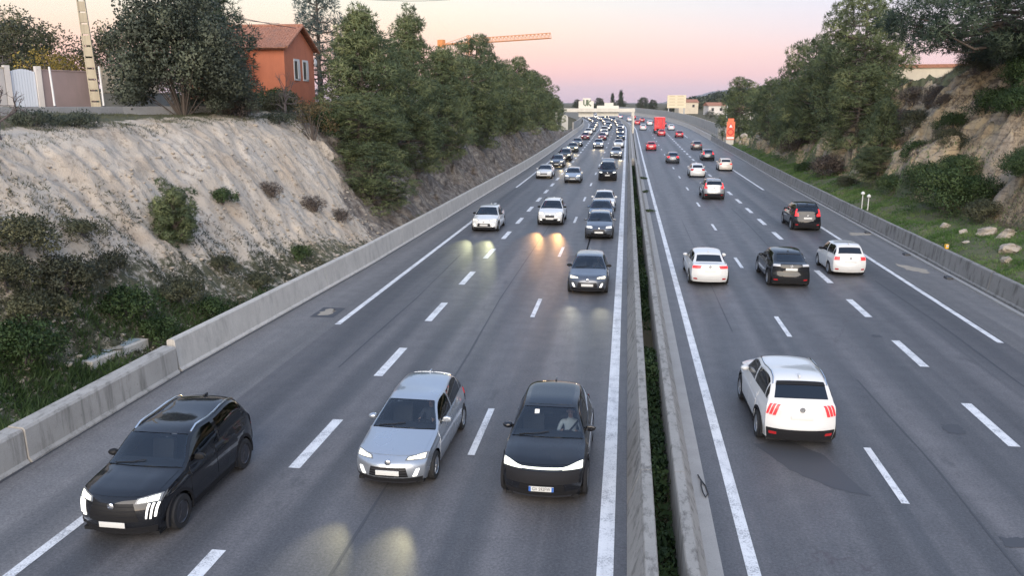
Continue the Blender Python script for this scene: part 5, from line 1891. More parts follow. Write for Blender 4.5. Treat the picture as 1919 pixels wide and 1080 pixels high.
garden_wall('garden_wall', (-28.95, 38.35), (-27.95, 41.25), 8.0, 1.8, .22, 'plaster_mauve', 'mauve rendered garden wall beside the concrete pole')
garden_wall('garden_wall', (-27.85, 41.6), (-26.4, 46.2), 8.0, .75, .22, 'concrete_wall', 'low grey wall right of the concrete pole under the oak')
garden_wall('garden_wall', (-31.8, 30.5), (-29.75, 37.0), 8.0, 1.85, .25, 'plaster_pale', 'pale pinkish wall at the left edge behind bare branches')
garden_wall('garden_wall', (-28.4, 42.6), (-26.9, 45.6), 8.7, 1.35, .2, 'plaster_cream', 'orange-cream wall showing just above the mauve wall')
gt = empty('gate', (-29.72, 37.05, 8.0), math.atan2(1.3, .78)); tag(gt, 'pale blue-white gate between two white pillars at the left edge', 'gate')
for i in range(9): box('gate_board', i * .125 + .28, i * .125 + .395, -.03, .03, .05, 1.75 + .1 * math.sin(i * .4), MATS['gate_pale'], gt)
for z in (.35, 1.4): box('gate_rail', .28, 1.40, .032, .07, z, z + .1, MATS['gate_pale'], gt)
for x in (0, 1.42): box('gate_pillar', x, x + .26, -.13, .13, -.6, 2.0, MATS['plaster_pale'], gt, .01)
for (x, y, z, h, lab) in [(-26.19, 35.64, 7.5, 2.35, 'thin white post in front of the mauve wall'), (-25.84, 38.8, 7.5, 2.5, 'thin white post right of the concrete pole')]:
    p = empty('post', (x, y, z)); tag(p, lab, 'post', 'white posts on the upper street')
    tube('shaft', [(0, 0, -.5), (-.02, 0, h * .5), (-.06, 0, h)], .045, MATS['post_white'], p, 8)
    tube('collar', [(0, 0, .52), (0, 0, .60)], .065, MATS['metal_dark'], p, 8)
pol = empty('utility_pole', (-27.17, 40.2, 7.6), R(25)); tag(pol, 'notched concrete utility pole rising past the top of the picture', 'pole')
bm = bmesh.new()
for (sx) in (-1, 1):
    vv = [bm.verts.new((sx * w0 + sx * .05 * k, y, z - 0)) for (w0, z) in ((.20, -.8), (.11, 8.6)) for (k, y) in ((0, -.12), (1, -.12), (1, .12), (0, .12))]
    for f in ((0, 1, 5, 4), (1, 2, 6, 5), (2, 3, 7, 6), (3, 0, 4, 7), (4, 5, 6, 7)): bm.faces.new([vv[i] for i in f])
bmesh.ops.transform(bm, matrix=Matrix.Rotation(R(-2.2), 4, 'Y'), verts=bm.verts)
link('flanges', bm_mesh('flanges', bm), MATS['pole_concrete'], pol)
for k in range(15):
    z = .2 + k * .55; w = .205 - .09 * z / 8.6
    o = box('rung', -w, w, -.105, .105, z, z + .46, MATS['pole_concrete'], pol)
    o.location.x = -z * math.tan(R(2.2)) * 1.0
Lw = [((-27.9, 40.4, 15.6), (-20.0, 95.0, 19.5), .9), ((-27.9, 40.4, 15.2), (-33.0, 78.0, 15.6), .7), ((-27.9, 40.4, 15.4), (-70.0, 50.0, 15.0), .8), ((-27.9, 40.4, 14.9), (-24.2, 66.0, 13.8), .5)]
for (a, b, sg), lab in zip(Lw, ('overhead wire running from the pole over the pines', 'overhead wire sagging above the orange roof', 'overhead wire crossing the sky at the top left', 'service wire from the pole to the cedar behind the house')):
    a, b = Vector(a), Vector(b)
    pts = [a.lerp(b, t) - Vector((0, 0, sg * 4 * t * (1 - t))) for t in np.linspace(0, 1, 14)]
    tag(tube('overhead_wire', pts, .022, MATS['wire_black'], None, 5), lab, 'wire', 'overhead wires')

# concrete drain box with a broken metal lid behind the left barrier
dbx = empty('drain_box', (-15.9, 22.4, .42), R(-6)); tag(dbx, 'square concrete drain box with rusty broken metal lids in the weeds', 'drain')
for (x0, x1, y0, y1) in ((.55, .75, -1.25, 1.25), (-1.6, -1.45, -1.25, 1.25), (-1.45, .55, -1.25, -1.08), (-1.45, .55, 1.08, 1.25)):
    box('box_wall', x0, x1, y0, y1, -.5, .42, MATS['concrete_pale'], dbx, .02)
for k, (y0, y1, tilt) in enumerate(((-1.1, -.35, 4), (-.33, .38, -3), (.40, 1.08, 3))):
    o = box('lid', -1.45, .58, y0, y1, .425, .45, MATS['metal_lid'], dbx); o.rotation_euler = (R(tilt * .4), R(tilt * .5), 0)
    pt = []
    for i in range(10):
        a = i / 10 * 6.28; pt.append((-.2 + .55 * (k % 2) + .42 * math.cos(a) * (1 + .3 * math.sin(i * 2.1 + k)), (y0 + y1) / 2 + .26 * math.sin(a) * (1 + .25 * math.cos(i * 3 + k)), .454))
    link('rust_patch', mesh('rust_patch', pt, [tuple(range(10))]), MATS['mud'], o)

# ---------------------------------------------------------------- crane
def crane():
    T = Vector((-65.0, 344.0, 0)); zt = 31.8
    tip = Vector((-29.6, 322.5, 0))
    root = empty('tower_crane', (T.x, T.y, 0), math.atan2(tip.y - T.y, tip.x - T.x)); tag(root, 'orange tower crane reaching its lattice jib over the pines', 'crane')
    Lj = (tip - T).length
    def lattice(name, p0, p1, w, h, bays, tri=True, vertical=False):
        bm = bmesh.new()
        for k in range(bays + 1):
            t = k / bays
        def P(t, i):
            c = Vector(p0).lerp(Vector(p1), t)
            o = [(-w, 0), (w, 0), (0, h)][i] if not vertical else [(-w, -w), (w, -w), (w, w), (-w, w)][i]
            return c + (Vector((0, o[0], o[1])) if not vertical else Vector((o[0], o[1], 0)))
        n = 4 if vertical else 3
        for i in range(n): b_tube(bm, [P(0, i), P(1, i)], .14 if not vertical else .13, 4)
        for k in range(bays):
            for i in range(n):
                j = (i + 1) % n
                b_tube(bm, [P(k / bays, i), P((k + 1) / bays, j)], .075, 3, False)
                b_tube(bm, [P((k + 1) / bays, i), P((k + 1) / bays, j)], .06, 3, False)
                b_tube(bm, [P((k + 1) / bays, i), P(k / bays, j)], .05, 3, False)
        return link(name, bm_mesh(name, bm), MATS['crane_orange'], root)
    lattice('mast', (0, 0, 0), (0, 0, zt), .8, 0, 18, vertical=True)
    lattice('jib', (0, 0, zt), (Lj, 0, zt + .2), .7, 1.9, 22)
    lattice('counter_jib', (0, 0, zt), (-17.0, 0, zt), .7, .5, 7)
    box('cab', -1.2, 1.2, -1.0, 1.0, zt - 2.0, zt - .1, MATS['crane_orange'], root, .1)
    box('counterweight', -17.0, -14.0, -.9, .9, zt - 1.0, zt + 2.2, MATS['crane_orange'], root, .1)
    lattice('apex', (0, 0, zt), (0, 0, zt + 3.2), .55, 0, 2, vertical=True)
    tube('tie_bar', [(0, 0, zt + 3.2), (-13, 0, zt + .6)], .08, MATS['crane_orange'], root, 5)


crane()

# ---------------------------------------------------------------- gantry over the oncoming lanes
gy_, gz = 207.0, float(zr(207.0))
gn = empty('sign_gantry', (0, gy_, gz)); tag(gn, 'cream sign gantry spanning the oncoming lanes, seen from behind', 'gantry')
box('post', 1.05, 1.75, -.4, .4, -.1, 6.0, MATS['concrete_cream'], gn, .05)
box('post', -17.6, -17.0, -.35, .35, -.1, 5.4, MATS['concrete_cream'], gn, .05)
box('beam', -17.0, 1.9, -.45, .45, 5.05, 5.95, MATS['concrete_cream'], gn, .06)
tube('elbow', [(-17.3, 0, 4.9), (-17.25, 0, 5.35), (-16.9, 0, 5.52)], .40, MATS['concrete_cream'], gn, 8)
tube('base_frame', [(1.2, -.6, .2), (1.2, -.6, 3.0), (1.2, -.42, 4.2)], .12, MATS['metal_grey'], gn, 6)
sp1 = box('sign_panel', -11.9, -8.2, .50, .62, 3.9, 7.7, MATS['sign_back'], gn)
box('sign_panel', -10.9, -8.9, .50, .62, 7.703, 8.4, MATS['sign_back'], gn)
sp2 = box('sign_panel', -7.4, -2.1, .50, .62, 4.1, 6.6, MATS['sign_back'], gn)
box('sign_panel', -5.6, -3.4, .50, .62, 6.603, 7.3, MATS['sign_back'], gn)
for x in (-11.2, -9.6, -8.6, -6.6, -4.6, -2.8): box('sign_bracket', x - .06, x + .06, .451, .495, 4.4, 6.6, MATS['sign_back'], gn)
# sprayed letters on the back of the tall panel
def stroke(name, pts, r, m):
    bm = bmesh.new(); b_tube(bm, [(x, .492, z) for x, z in pts], r, 6)
    bmesh.ops.scale(bm, vec=(1, .03, 1), space=Matrix.Translation((0, -.492, 0)), verts=bm.verts)
    return link(name, bm_mesh(name, bm), MATS[m], sp1)


for m, r, dx in (('graffiti_green', .20, .10), ('graffiti_black', .10, 0)):
    dy = 0 if m == 'graffiti_black' else .004
    for pts in ([(-10.75, 8.0), (-10.7, 6.9), (-10.35, 6.6), (-10.05, 6.9), (-10.0, 8.0)], [(-9.7, 8.0), (-9.75, 6.5)], [(-9.0, 7.9), (-9.65, 7.2), (-8.95, 6.5)]):
        o = stroke('graffiti_letter', [(x + dx, z - dx * .3) for x, z in pts], r, m); o.location.y += dy

# small things round the gantry
lp = empty('street_lamp', (-18.2, 170.0, float(zr(170)))); tag(lp, 'pale lamp post in front of the left end of the gantry', 'street lamp')
tube('pole', [(0, 0, -.2), (0, 0, 8.6)], [.12, .07], MATS['post_white'], lp, 8); tube('arm', [(0, 0, 7.6), (1.6, 0, 7.7)], .05, MATS['post_white'], lp, 6); box('lamp_head', 1.4, 1.8, -.12, .12, 7.3, 8.9, MATS['metal_grey'], lp, .03)
sh = empty('shed', (-21.0, 176.0, float(zr(176)))); tag(sh, 'small white shed left of the gantry behind the barrier', 'shed')
box('shed_wall', -1.5, 1.5, -1.5, 1.5, -1.0, 4.0, MATS['plaster_pale'], sh); box('shed_roof', -1.7, 1.7, -1.7, 1.7, 4.003, 4.2, MATS['concrete_wall'], sh); box('door', -.5, .5, -1.56, -1.505, 0, 2.1, MATS['metal_grey'], sh)
rs = empty('road_sign', (-14.4, 196.0, float(zr(196)))); tag(rs, 'tall pale round-topped sign back beside the oncoming lanes', 'sign')
tube('post', [(0, 0, -.3), (0, 0, 2.6)], .10, MATS['metal_grey'], rs, 8)
bm = bmesh.new(); pp = [(-.75, 1.2), (.75, 1.2), (.75, 3.9)] + [(.75 * math.cos(a), 3.9 + .75 * math.sin(a)) for a in np.linspace(.2, 2.94, 9)] + [(-.75, 3.9)]
f0 = [bm.verts.new((x, -.14, z)) for x, z in pp]; f1 = [bm.verts.new((x, -.10, z)) for x, z in pp]
bm.faces.new(f0); bm.faces.new(f1[::-1])
for k in range(len(pp)): bm.faces.new((f0[k], f1[k], f1[(k + 1) % len(pp)], f0[(k + 1) % len(pp)]))
link('sign_panel', bm_mesh('sign_panel', bm), MATS['sign_back'], rs)

# noise walls beyond the cuttings
def panel_wall(name, fx, y0, y1, step, h0, h1, mat, label, band=None):
    root = empty(name, (float(fx(y0)), y0, float(zr(y0)))); tag(root, label, 'wall')
    ys = np.arange(y0, y1, step)
    for a in ys:
        b = a + step - .06
        A = Vector((float(fx(a)), a, float(zr(a)))) - root.location; B = Vector((float(fx(b)), b, float(zr(b)))) - root.location
        d = B - A
        for (z0, z1, m, t_, nm) in ((-.3, h0, mat, .12, 'panel'), (h0 + .01, h1, band or mat, .10, 'upper_panel')):
            if z1 <= z0: continue
            bm = bmesh.new(); b_box(bm, 0, Vector((d.x, d.y)).length, -t_, t_, z0, z1, 0, Matrix.Translation(A) @ Matrix.Rotation(math.atan2(d.y, d.x), 4, 'Z'))
            link(nm, bm_mesh(nm, bm), MATS[m], root)
        bm = bmesh.new(); b_box(bm, -.12, .12, -.16, .16, -.3, h1 + .06, 0, Matrix.Translation(A)); link('post', bm_mesh('post', bm), MATS['concrete_old'], root)


panel_wall('noise_wall', lambda y: float(bar_r(y)) + 1.4, 164, 440, 6.0, 1.2, 3.3, 'concrete_pale', 'long concrete noise wall curving away on the right', 'concrete_wall')
panel_wall('noise_wall', lambda y: float(bar_l(y)) - .9, 206, 420, 8.0, 1.4, 2.6, 'concrete_wall', 'grey wall along the far left of the oncoming lanes')
barrier('concrete_barrier', P_R, bar_r, 176.2, 430, 12.0, MATS['concrete_pale'], 'pale far concrete barrier in front of the noise wall', None, .03, .004, 14)
barrier('concrete_barrier', P_L, bar_l, 200.2, 430, 12.0, MATS['concrete_pale'], 'far pale concrete barrier left of the traffic jam', None, .03, .004, 15)
# row of upright posts beside the orange sign
pl = empty('post_row', (18.0, 163, float(zr(163)))); tag(pl, 'row of upright concrete posts left of the orange sign', 'fence')
for k in range(9):
    y = 154 + k * 2.1; X = float(bar_r(y)) + .9
    bm = bmesh.new(); b_box(bm, X - 18.0 - .12, X - 18.0 + .12, y - 163 - .12, y - 163 + .12, -.6, 3.4 - .06 * k, .02)
    link('post', bm_mesh('post', bm), MATS['concrete_pale' if k % 2 else 'concrete_wall'], pl)
    if k: 
        bm = bmesh.new(); b_tube(bm, [(X - 18.0, y - 163, 2.0), (float(bar_r(y - 2.1)) + .9 - 18.0, y - 165.1, 2.0)], .05, 5); link('rail', bm_mesh('rail', bm), MATS['metal_dark'], pl)
# orange sign board
og = empty('warning_sign', (17.95, 150.0, float(zr(150)) + .3)); tag(og, 'orange road sign with triangle and ring on a pale pedestal at the right', 'sign')
box('pedestal', -.62, .62, -.3, .3, -.8, 1.25, MATS['concrete_cream'], og, .04)
bd = box('board', -.70, .70, -.40, -.33, 1.25, 4.35, MATS['sign_orange'], og)
def disc(name, r0, r1, z, y, m, n=28):
    bm = bmesh.new()
    a = [bm.verts.new((r1 * math.cos(t), y, z + r1 * math.sin(t))) for t in np.linspace(0, 2 * math.pi, n, endpoint=False)]
    if r0 > 0:
        b = [bm.verts.new((r0 * math.cos(t), y, z + r0 * math.sin(t))) for t in np.linspace(0, 2 * math.pi, n, endpoint=False)]
        for k in range(n): bm.faces.new((a[k], a[(k + 1) % n], b[(k + 1) % n], b[k]))
    else: bm.faces.new(a)
    return link(name, bm_mesh(name, bm), MATS[m], bd)


disc('ring', .38, .58, 2.55, -.405, 'sign_red'); disc('ring_centre', 0, .38, 2.55, -.405, 'sign_orange')
def flat(name, pts, y, m, parent):
    bm = bmesh.new(); bm.faces.new([bm.verts.new((x, y, z)) for x, z in pts]); return link(name, bm_mesh(name, bm), MATS[m], parent)


flat('triangle', [(-.5, 3.25), (.5, 3.25), (0, 4.15)], -.405, 'sign_red', bd); flat('triangle_centre', [(-.3, 3.36), (.3, 3.36), (0, 3.92)], -.409, 'sign_white', bd)
flat('plate', [(-.62, 1.38), (.62, 1.38), (.62, 1.72), (-.62, 1.72)], -.405, 'sign_white', bd)
flat('top_plate', [(-.5, 4.36), (.5, 4.36), (.5, 4.9), (-.5, 4.9)], -.37, 'sign_orange', bd)
# big motorway sign on the right far away
bs = empty('motorway_sign', (18.3, 322.0, float(zr(322)))); tag(bs, 'large beige motorway sign on a post above the noise wall', 'sign')
box('post', 2.6, 3.1, .0, .5, -.3, 9.0, MATS['metal_grey'], bs, .03)
box('post', -3.1, -2.7, .05, .45, -.3, 5.0, MATS['metal_grey'], bs, .03)
bb = box('board', -3.5, 3.4, -.15, -.02, 4.2, 8.9, MATS['sign_beige'], bs)
for z in (5.2, 6.3, 7.4, 8.4):
    for x0, x1 in ((-2.8, -.6), (.2, 2.6)): box('text_line', x0, x1, -.158, -.152, z, z + .28, MATS['sign_beige_dark'], bb)
for z in (5.9, 7.0, 8.05): box('rib', -3.5, 3.4, -.162, -.152, z, z + .07, MATS['sign_beige_dark'], bb)
# marker posts, reflector
for (X, Y, h, lab) in [(17.05, 62.3, 1.25, 'white-capped marker post on the right bank by the barrier'), (17.25, 61.5, 1.0, 'shorter white marker post beside the capped one')]:
    p = empty('marker_post', on_r(X, Y)); tag(p, lab, 'post', 'marker posts on the right bank')
    tube('shaft', [(0, 0, -.3), (0, 0, h)], .035, MATS['post_white'], p, 8)
    bm = bmesh.new(); b_lathe(bm, [(.0, h + .22), (.13, h + .12), (.14, h + .02), (.05, h - .05)], 10); link('cap', bm_mesh('cap', bm, True, 50), MATS['post_white'], p)
rf = empty('reflector', (16.35, 44.0, .97)); tag(rf, 'small yellow reflector on top of the right barrier', 'reflector')
box('housing', -.08, .08, -.10, .10, 0, .22, MATS['reflector_yellow'], rf, .02); box('lens', -.05, .05, -.112, -.103, .08, .19, MATS['lens_off'], rf)
dr_ = empty('debris_panel', (1.04, 11.55, .15), R(15)); tag(dr_, 'pale pointed sheet leaning in the median trough at the bottom edge', 'debris')
flat('sheet', [(-.16, -.2), (.16, -.2), (.15, .35), (.05, .75), (-.15, .30)], 0, 'sign_white', dr_).modifiers.new('thick', 'SOLIDIFY').thickness = .012
# scuppers in the right kerb
for k, (X, Y) in enumerate([(15.62, 55.2), (15.55, 47.3), (15.5, 41.0)]):
    o = box('drain_inlet', X - .16, X + .12, Y - .22, Y + .22, -.02, .11, MATS['asphalt_patch'], None, .02)
    tag(o, ('dark drain opening in the right kerb, farthest of three', 'dark drain opening in the right kerb, middle of three', 'dark drain opening in the right kerb, nearest of three')[k], 'drain', 'drain openings in the right kerb')
cb = [Vector((1.83, 17.6, .03)), Vector((1.87, 17.3, .05)), Vector((1.95, 17.05, .03)), Vector((1.97, 16.7, .03)), Vector((1.90, 16.5, .04)), Vector((1.86, 16.7, .05)), Vector((1.85, 17.0, .05)), Vector((1.87, 17.25, .06))]
tag(tube('cable_loop', cb, .016, MATS['wire_black'], None, 6), 'black cable loop lying at the foot of the median wall', 'cable')

# ---------------------------------------------------------------- building on the right crest
bl = empty('low_building', (37.5, 108.0, 8.0), R(-8)); tag(bl, 'low cream building with flat roof edge behind the right crest', 'building')
box('wall', -12, 12, -4, 4, -4, 4.2, MATS['plaster_cream'], bl); box('roof_edge', -12.2, 12.2, -4.2, 4.2, 4.203, 4.6, MATS['roof_tile'], bl)
for k in range(5): box('window', -10 + k * 4.4, -8.4 + k * 4.4, -4.03, -3.9, 1.6, 2.9, MATS['window_dark'], bl)

# ---------------------------------------------------------------- far background
G_FT = 'far trees beyond the bend'
far = []
rgf = random.Random(4)
FT = [(-62, 262, 2, 1.0), (-55, 300, 3, .95), (-47, 330, 2, 1.0), (-70, 340, 3, 1.1), (-58, 375, 3, 1.05), (-46, 395, 2, .95), (-36, 415, 3, .9), (-80, 420, 3, 1.2), (-26, 440, 2, .8), (-50, 450, 3, 1.1), (-15, 455, 2, .9), (-4, 470, 3, .85), (8, 470, 3, .95), (14, 480, 2, .8), (24, 470, 2, .75), (34, 480, 3, .7), (46, 470, 2, .8), (-36, 270, 2, .8), (-30, 236, 2, .62), (-27, 215, 0, .7), (-33, 200, 3, .8), (-25, 186, 2, .55)]
FT.sort(key=lambda q: q[0] / q[1])
for i, (X, Y, k, s) in enumerate(FT):
    plant('far_tree', ORD[i] + ' from the left of the dull green trees on the far skyline', 'tree', PINES[k], ('leaf_oak', 'bark'), (X, Y, float(zr(Y)) - .3), i * 1.7, (s * .95, s * .95, s * .85), G_FT)
CYP = pine_meshes(57, 11, 1.2, .03, 'cone', 70, 60, .5, .05, (.5, .9))
for i, (X, Y, s, lab) in enumerate([(-8.5, 480, .9, 'dark pointed cypress on the skyline, left of the pair'), (-3.8, 482, 1.05, 'dark pointed cypress on the skyline, right of the pair')]):
    plant('cypress', lab, 'tree', CYP, ND, (X, Y, 3), i, s, 'cypresses on the skyline')
for i in range(7):
    plant('roadside_tree', ORD[i] + ' of the round green trees behind the noise wall, counted from the near end', 'tree', BGT, ('leaf_oak', 'bark'), (27 + 4 * (i % 3) + i, 190 + i * 26, float(zr(190 + i * 26)) - .3), i, .62 + .06 * (i % 3), 'trees behind the noise wall')
# wooded rise behind the noise wall
rngw = np.random.default_rng(21)
cs, rs, ts = [], [], []
for k in range(420):
    X = rngw.uniform(42, 260); Y = 560 + rngw.uniform(0, 160)
    hgt = np.interp(X, [42, 70, 110, 150, 260], [6, 10, 15, 17, 17]) * (.75 + .5 * rngw.random())
    cs.append(np.array([X, Y, hgt])); rs.append(rngw.uniform(3.0, 5.0)); ts.append(rngw.beta(2, 2))
Cw, Ow, Tw = clump_cloud(cs, rs, 7, rngw, ts, .8)
Vw, Fw, tw_ = blades(Cw, Ow, 2, 1.9, .45, rngw, Tw, .5, True)
tag(link('far_wood', fast_mesh('far_wood', Vw, Fw, False, {'tint': tw_}, blades.N), MATS['leaf_oak']), 'wooded rise far behind the noise wall', 'wood', None, 'stuff')
hx, hy = np.linspace(30, 330, 40), np.linspace(540, 760, 14)
struct(link('far_hill', grid_mesh('far_hill', hx, hy, lambda X, Y: np.interp(X, [30, 70, 110, 150, 330], [2, 6, 11, 13, 13]) * np.clip((Y - 535) / 60, 0, 1) + 2.0), MATS['earth']))
# houses of the town behind the wall
for (X, Y, w, h, m, lab) in [(41, 410, 4, 3.4, 'plaster_pale', 'white house with red roof just right of the big sign'), (30, 440, 5, 4.8, 'plaster_cream', 'cream house just left of the big sign'), (44, 330, 4, 2.8, 'plaster_pale', 'small pale house low behind the noise wall')]:
    h0 = empty('far_house', (X, Y, float(zr(Y)) + .5), R(12)); tag(h0, lab, 'house', 'far houses')
    box('wall', -w, w, -4, 4, -2, h, MATS[m], h0)
    bm = bmesh.new(); vv = [bm.verts.new(p) for p in ((-w - .4, -4.4, h + .01), (w + .4, -4.4, h + .01), (w + .4, 4.4, h + .01), (-w - .4, 4.4, h + .01), (-w - .4, 0, h + 1.6), (w + .4, 0, h + 1.6))]
    for f in ((0, 1, 5, 4), (2, 3, 4, 5), (0, 4, 3), (1, 2, 5), (0, 3, 2, 1)): bm.faces.new([vv[i] for i in f])
    link('roof', bm_mesh('roof', bm), MATS['roof_tile'], h0)
    for k in (-1, 1): box('window', k * w * .5 - .6, k * w * .5 + .6, -4.05, -3.95, h - 2.4, h - 1.0, MATS['window_dark'], h0)
for (X, Y, lab) in [(30, 262, 'thin pale lamp post behind the noise wall'), (25.5, 222, 'thin pale lamp post nearest the round pine on the right')]:
    p = empty('street_lamp', (X, Y, float(zr(Y)))); tag(p, lab, 'street lamp', 'lamp posts behind the wall')
    tube('pole', [(0, 0, -.2), (0, 0, 6.6)], .10, MATS['post_white'], p, 6); box('lamp_head', -.2, .5, -.12, .12, 6.601, 6.8, MATS['post_white'], p, .03)
# mountain
mxs = np.linspace(300, 2600, 60); mys = np.linspace(8600, 10400, 12)
struct(link('mountain', grid_mesh('mountain', mxs, mys, lambda X, Y: (np.interp(X, [300, 620, 900, 1250, 1700, 2600], [0, 40, 150, 185, 150, 60]) + 30 * fbm(X / 180., Y / 400., 8, 4)) * np.clip(1 - np.abs(Y - 9500) / 950, 0, 1)), MATS['mountain_rock']))
# ---------------------------------------------------------------- traffic
G_ON, G_OFF = 'cars coming towards the camera', 'cars driving away from the camera'


def onc(k, X, Y0, paint, label, **kw):
    """oncoming: Y0 is where the front bumper is"""
    Y = Y0 + KINDS[k]['S'].L / 2
    yaw = 180 + kw.pop('turn', 0) + math.degrees(math.atan(float(max(Y - 220, 0) / 900)))
    return car(k, X + float(xc(Y)), Y, yaw, paint, label, G_ON, facing='front', **kw)


def dep(k, X, Y0, paint, label, **kw):
    """departing: Y0 is where the rear bumper is"""
    Y = Y0 + KINDS[k]['S'].L / 2
    yaw = kw.pop('turn', 0) + math.degrees(math.atan(float(max(Y - 220, 0) / 900)))
    return car(k, X + float(xc(Y)), Y, yaw, paint, label, G_OFF, facing='rear', **kw)


c_suv = onc('suv', -9.40, 13.0, 'paint_black', 'black SUV with claw-like running lights at the lower left, nearest car', head='lamp_cool', drl='lamp_soft', rim='rim_dark', mirror='plastic_black', cabin=1)
c_est = onc('estate', -4.84, 15.85, 'paint_silver', 'silver-blue estate car with its headlights lit in the middle lane', head='lamp_white', cabin=1, beams=(260, 11.0, (1.0, .90, .50), 36), turn=-1.0)
c_bar = onc('crossover', -1.53, 15.6, 'paint_black', 'black crossover with a full-width front light bar beside the median', head='lamp_cool', cabin=1)
c_meg = onc('hatch_slim', -1.50, 35.0, 'paint_grey', 'dark grey hatchback with slim headlights behind the black crossover', cabin=1, mirror='plastic_black', head='lamp_white', beams=(60, 5, (1.0, .93, .66), 34))
c_peu = onc('hatch', -1.50, 50.1, 'paint_grey', 'dark grey hatchback with chrome badge third in the fast lane', cabin=1, head='lamp_soft')
onc('hatch', -1.62, 56.6, 'paint_blue', 'dark blue car tailing the dark grey hatchback closely', cabin=1, head='lamp_soft')
onc('saloon', -1.60, 63.2, 'paint_white', 'white saloon in the fast lane behind the two dark cars', cabin=1, head='lamp_soft', mirror='paint_white')
onc('soft_suv', -5.02, 55.5, 'paint_white', 'white SUV with black mirrors in the middle lane', cabin=1, head='lamp_warm', mirror='plastic_black', beams=(900, 3.6, (1.0, .50, .16), 22))
onc('hatch_slim', -9.0, 52.1, 'paint_white', 'white hatchback-crossover in the slow lane beside the left barrier', cabin=1, head='lamp_white', mirror='plastic_black', beams=(1100, 3.2, (.95, .95, .52), 22))
onc('minivan', -1.90, 89.0, 'paint_black', 'black van in the fast lane with pale roof edge', head='lamp_soft', cat='van', name='van', cabin=1)
onc('hatch', -5.45, 86.0, 'paint_silver', 'silver hatchback in the middle lane left of the black van', lod=1, head='lamp_soft', cabin=1)
onc('saloon', -8.9, 90.5, 'paint_white', 'small white saloon leading the slow-lane queue', lod=1, head='lamp_soft', mirror='paint_white', cabin=1)
onc('soft_suv', -8.75, 105.4, 'paint_grey', 'dark SUV just behind the small white saloon', lod=1, beams=(150, 5.0, (1.0, .78, .45), 30), cabin=1)
onc('tall_suv', -8.6, 116.8, 'paint_black', 'tall black SUV following the dark one in the slow lane', lod=1, beams=(150, 5.0, (1.0, .78, .45), 30), cabin=1)
onc('hatch', -8.75, 136.6, 'paint_olive', 'olive car with glaring headlights in the slow lane', lod=1, head='lamp_glare', beams=(150, 5.0, (1.0, .78, .45), 30))
onc('hatch_slim', -8.9, 152.0, 'paint_grey', 'dark car behind the olive one in the slow lane', lod=1, head='lamp_cool')
onc('soft_suv', -4.9, 146.9, 'paint_silver', 'silver SUV with warm headlights in the middle lane', lod=1, head='lamp_glare', beams=(150, 5.0, (1.0, .78, .45), 30))
onc('soft_suv', -1.45, 124.0, 'paint_light_grey', 'pale grey SUV in the fast lane behind the black van', lod=1, head='lamp_warm', beams=(150, 5.0, (1.0, .78, .45), 30))
onc('saloon', -1.35, 149.0, 'paint_white', 'white car behind the pale grey SUV in the fast lane', lod=1, head='lamp_soft', mirror='paint_white')
onc('hatch', -1.2, 176.0, 'paint_blue', 'blue-grey car in the fast lane near the gantry', lod=1)
onc('hatch', -8.6, 175.0, 'paint_dark_red', 'dark red car in the slow lane near the gantry', lod=1)
onc('hatch', -5.0, 173.5, 'paint_dark_red', 'dark red-fronted car in the middle lane near the gantry', lod=1)
rgc = random.Random(12)
fk = ['hatch', 'saloon', 'soft_suv', 'hatch_slim', 'tall_suv', 'mini']
fp = ['paint_white', 'paint_silver', 'paint_grey', 'paint_white', 'paint_blue', 'paint_light_grey', 'paint_black', 'paint_cream']
for ln_, X, y0 in ((0, -8.9, 196), (1, -5.2, 190), (2, -1.7, 194)):
    y = y0; i = 0
    while y < 372:
        onc(fk[(i * 3 + ln_) % 6], X + rgc.uniform(-.25, .25), y, fp[(i * 5 + ln_ * 3) % 8],
            f"{ORD[i]} headlit car in the {('slow', 'middle', 'fast')[ln_]} lane of the far jam, counted from the gantry",
            lod=2, head=('lamp_glare', 'lamp_warm', 'lamp_glare')[i % 3], glass='glass_dark', drl='lamp_soft')
        y += rgc.uniform(12.5, 19); i += 1

dep('suv', 4.35, 19.3, 'paint_white', 'white SUV with barred red tail lights, nearest on the right carriageway', tail='brake_red', cabin=1, turn=1.0)
dep('saloon', 3.95, 37.6, 'paint_white', 'white saloon with red tail lights beside the median line', tail='brake_red', turn=.5)
dep('coupe_suv', 7.55, 37.7, 'paint_black', 'black sloping-backed crossover between two white cars', tail='lens_off', turn=.5)
dep('mini', 10.85, 40.7, 'paint_white', 'small white round-tailed hatchback in the slow lane', tail='brake_red', mirror='plastic_black', turn=1.0)
dep('tall_suv', 11.9, 55.4, 'paint_black', 'black SUV with tall pillar tail lights by the right edge line', tail='brake_red')
dep('tall_suv', 7.65, 72.7, 'paint_light_grey', 'grey SUV with bright red lights in the middle lane', tail='brake_red', lod=0)
dep('hatch', 8.0, 94.2, 'paint_white', 'white hatchback ahead of the grey SUV', tail='tail_dull', lod=1)
dep('mini', 12.1, 103.3, 'paint_cream', 'cream boxy hatchback in the slow lane', tail='tail_red', lod=1)
dep('hatch', 6.4, 114.9, 'paint_grey', 'dark hatchback with red lights in the middle lane', tail='brake_red', lod=1)
dep('soft_suv', 11.6, 120.4, 'paint_grey', 'dark SUV with red lights just ahead of the cream hatchback', tail='brake_red', lod=1)
dep('hatch', 12.0, 144.5, 'paint_brown', 'grey-brown car in the slow lane near the orange sign', tail='tail_dull', lod=1)
dep('hatch', 4.2, 142.1, 'paint_red', 'bright red car alone in the fast lane', tail='brake_red', lod=1)
dep('hatch', 7.9, 192.4, 'paint_red', 'red car close behind the red lorry', tail='brake_red', lod=1)
dep('hatch', 11.5, 185.7, 'paint_dark_red', 'dark red car in the far slow lane', tail='brake_red', lod=1)
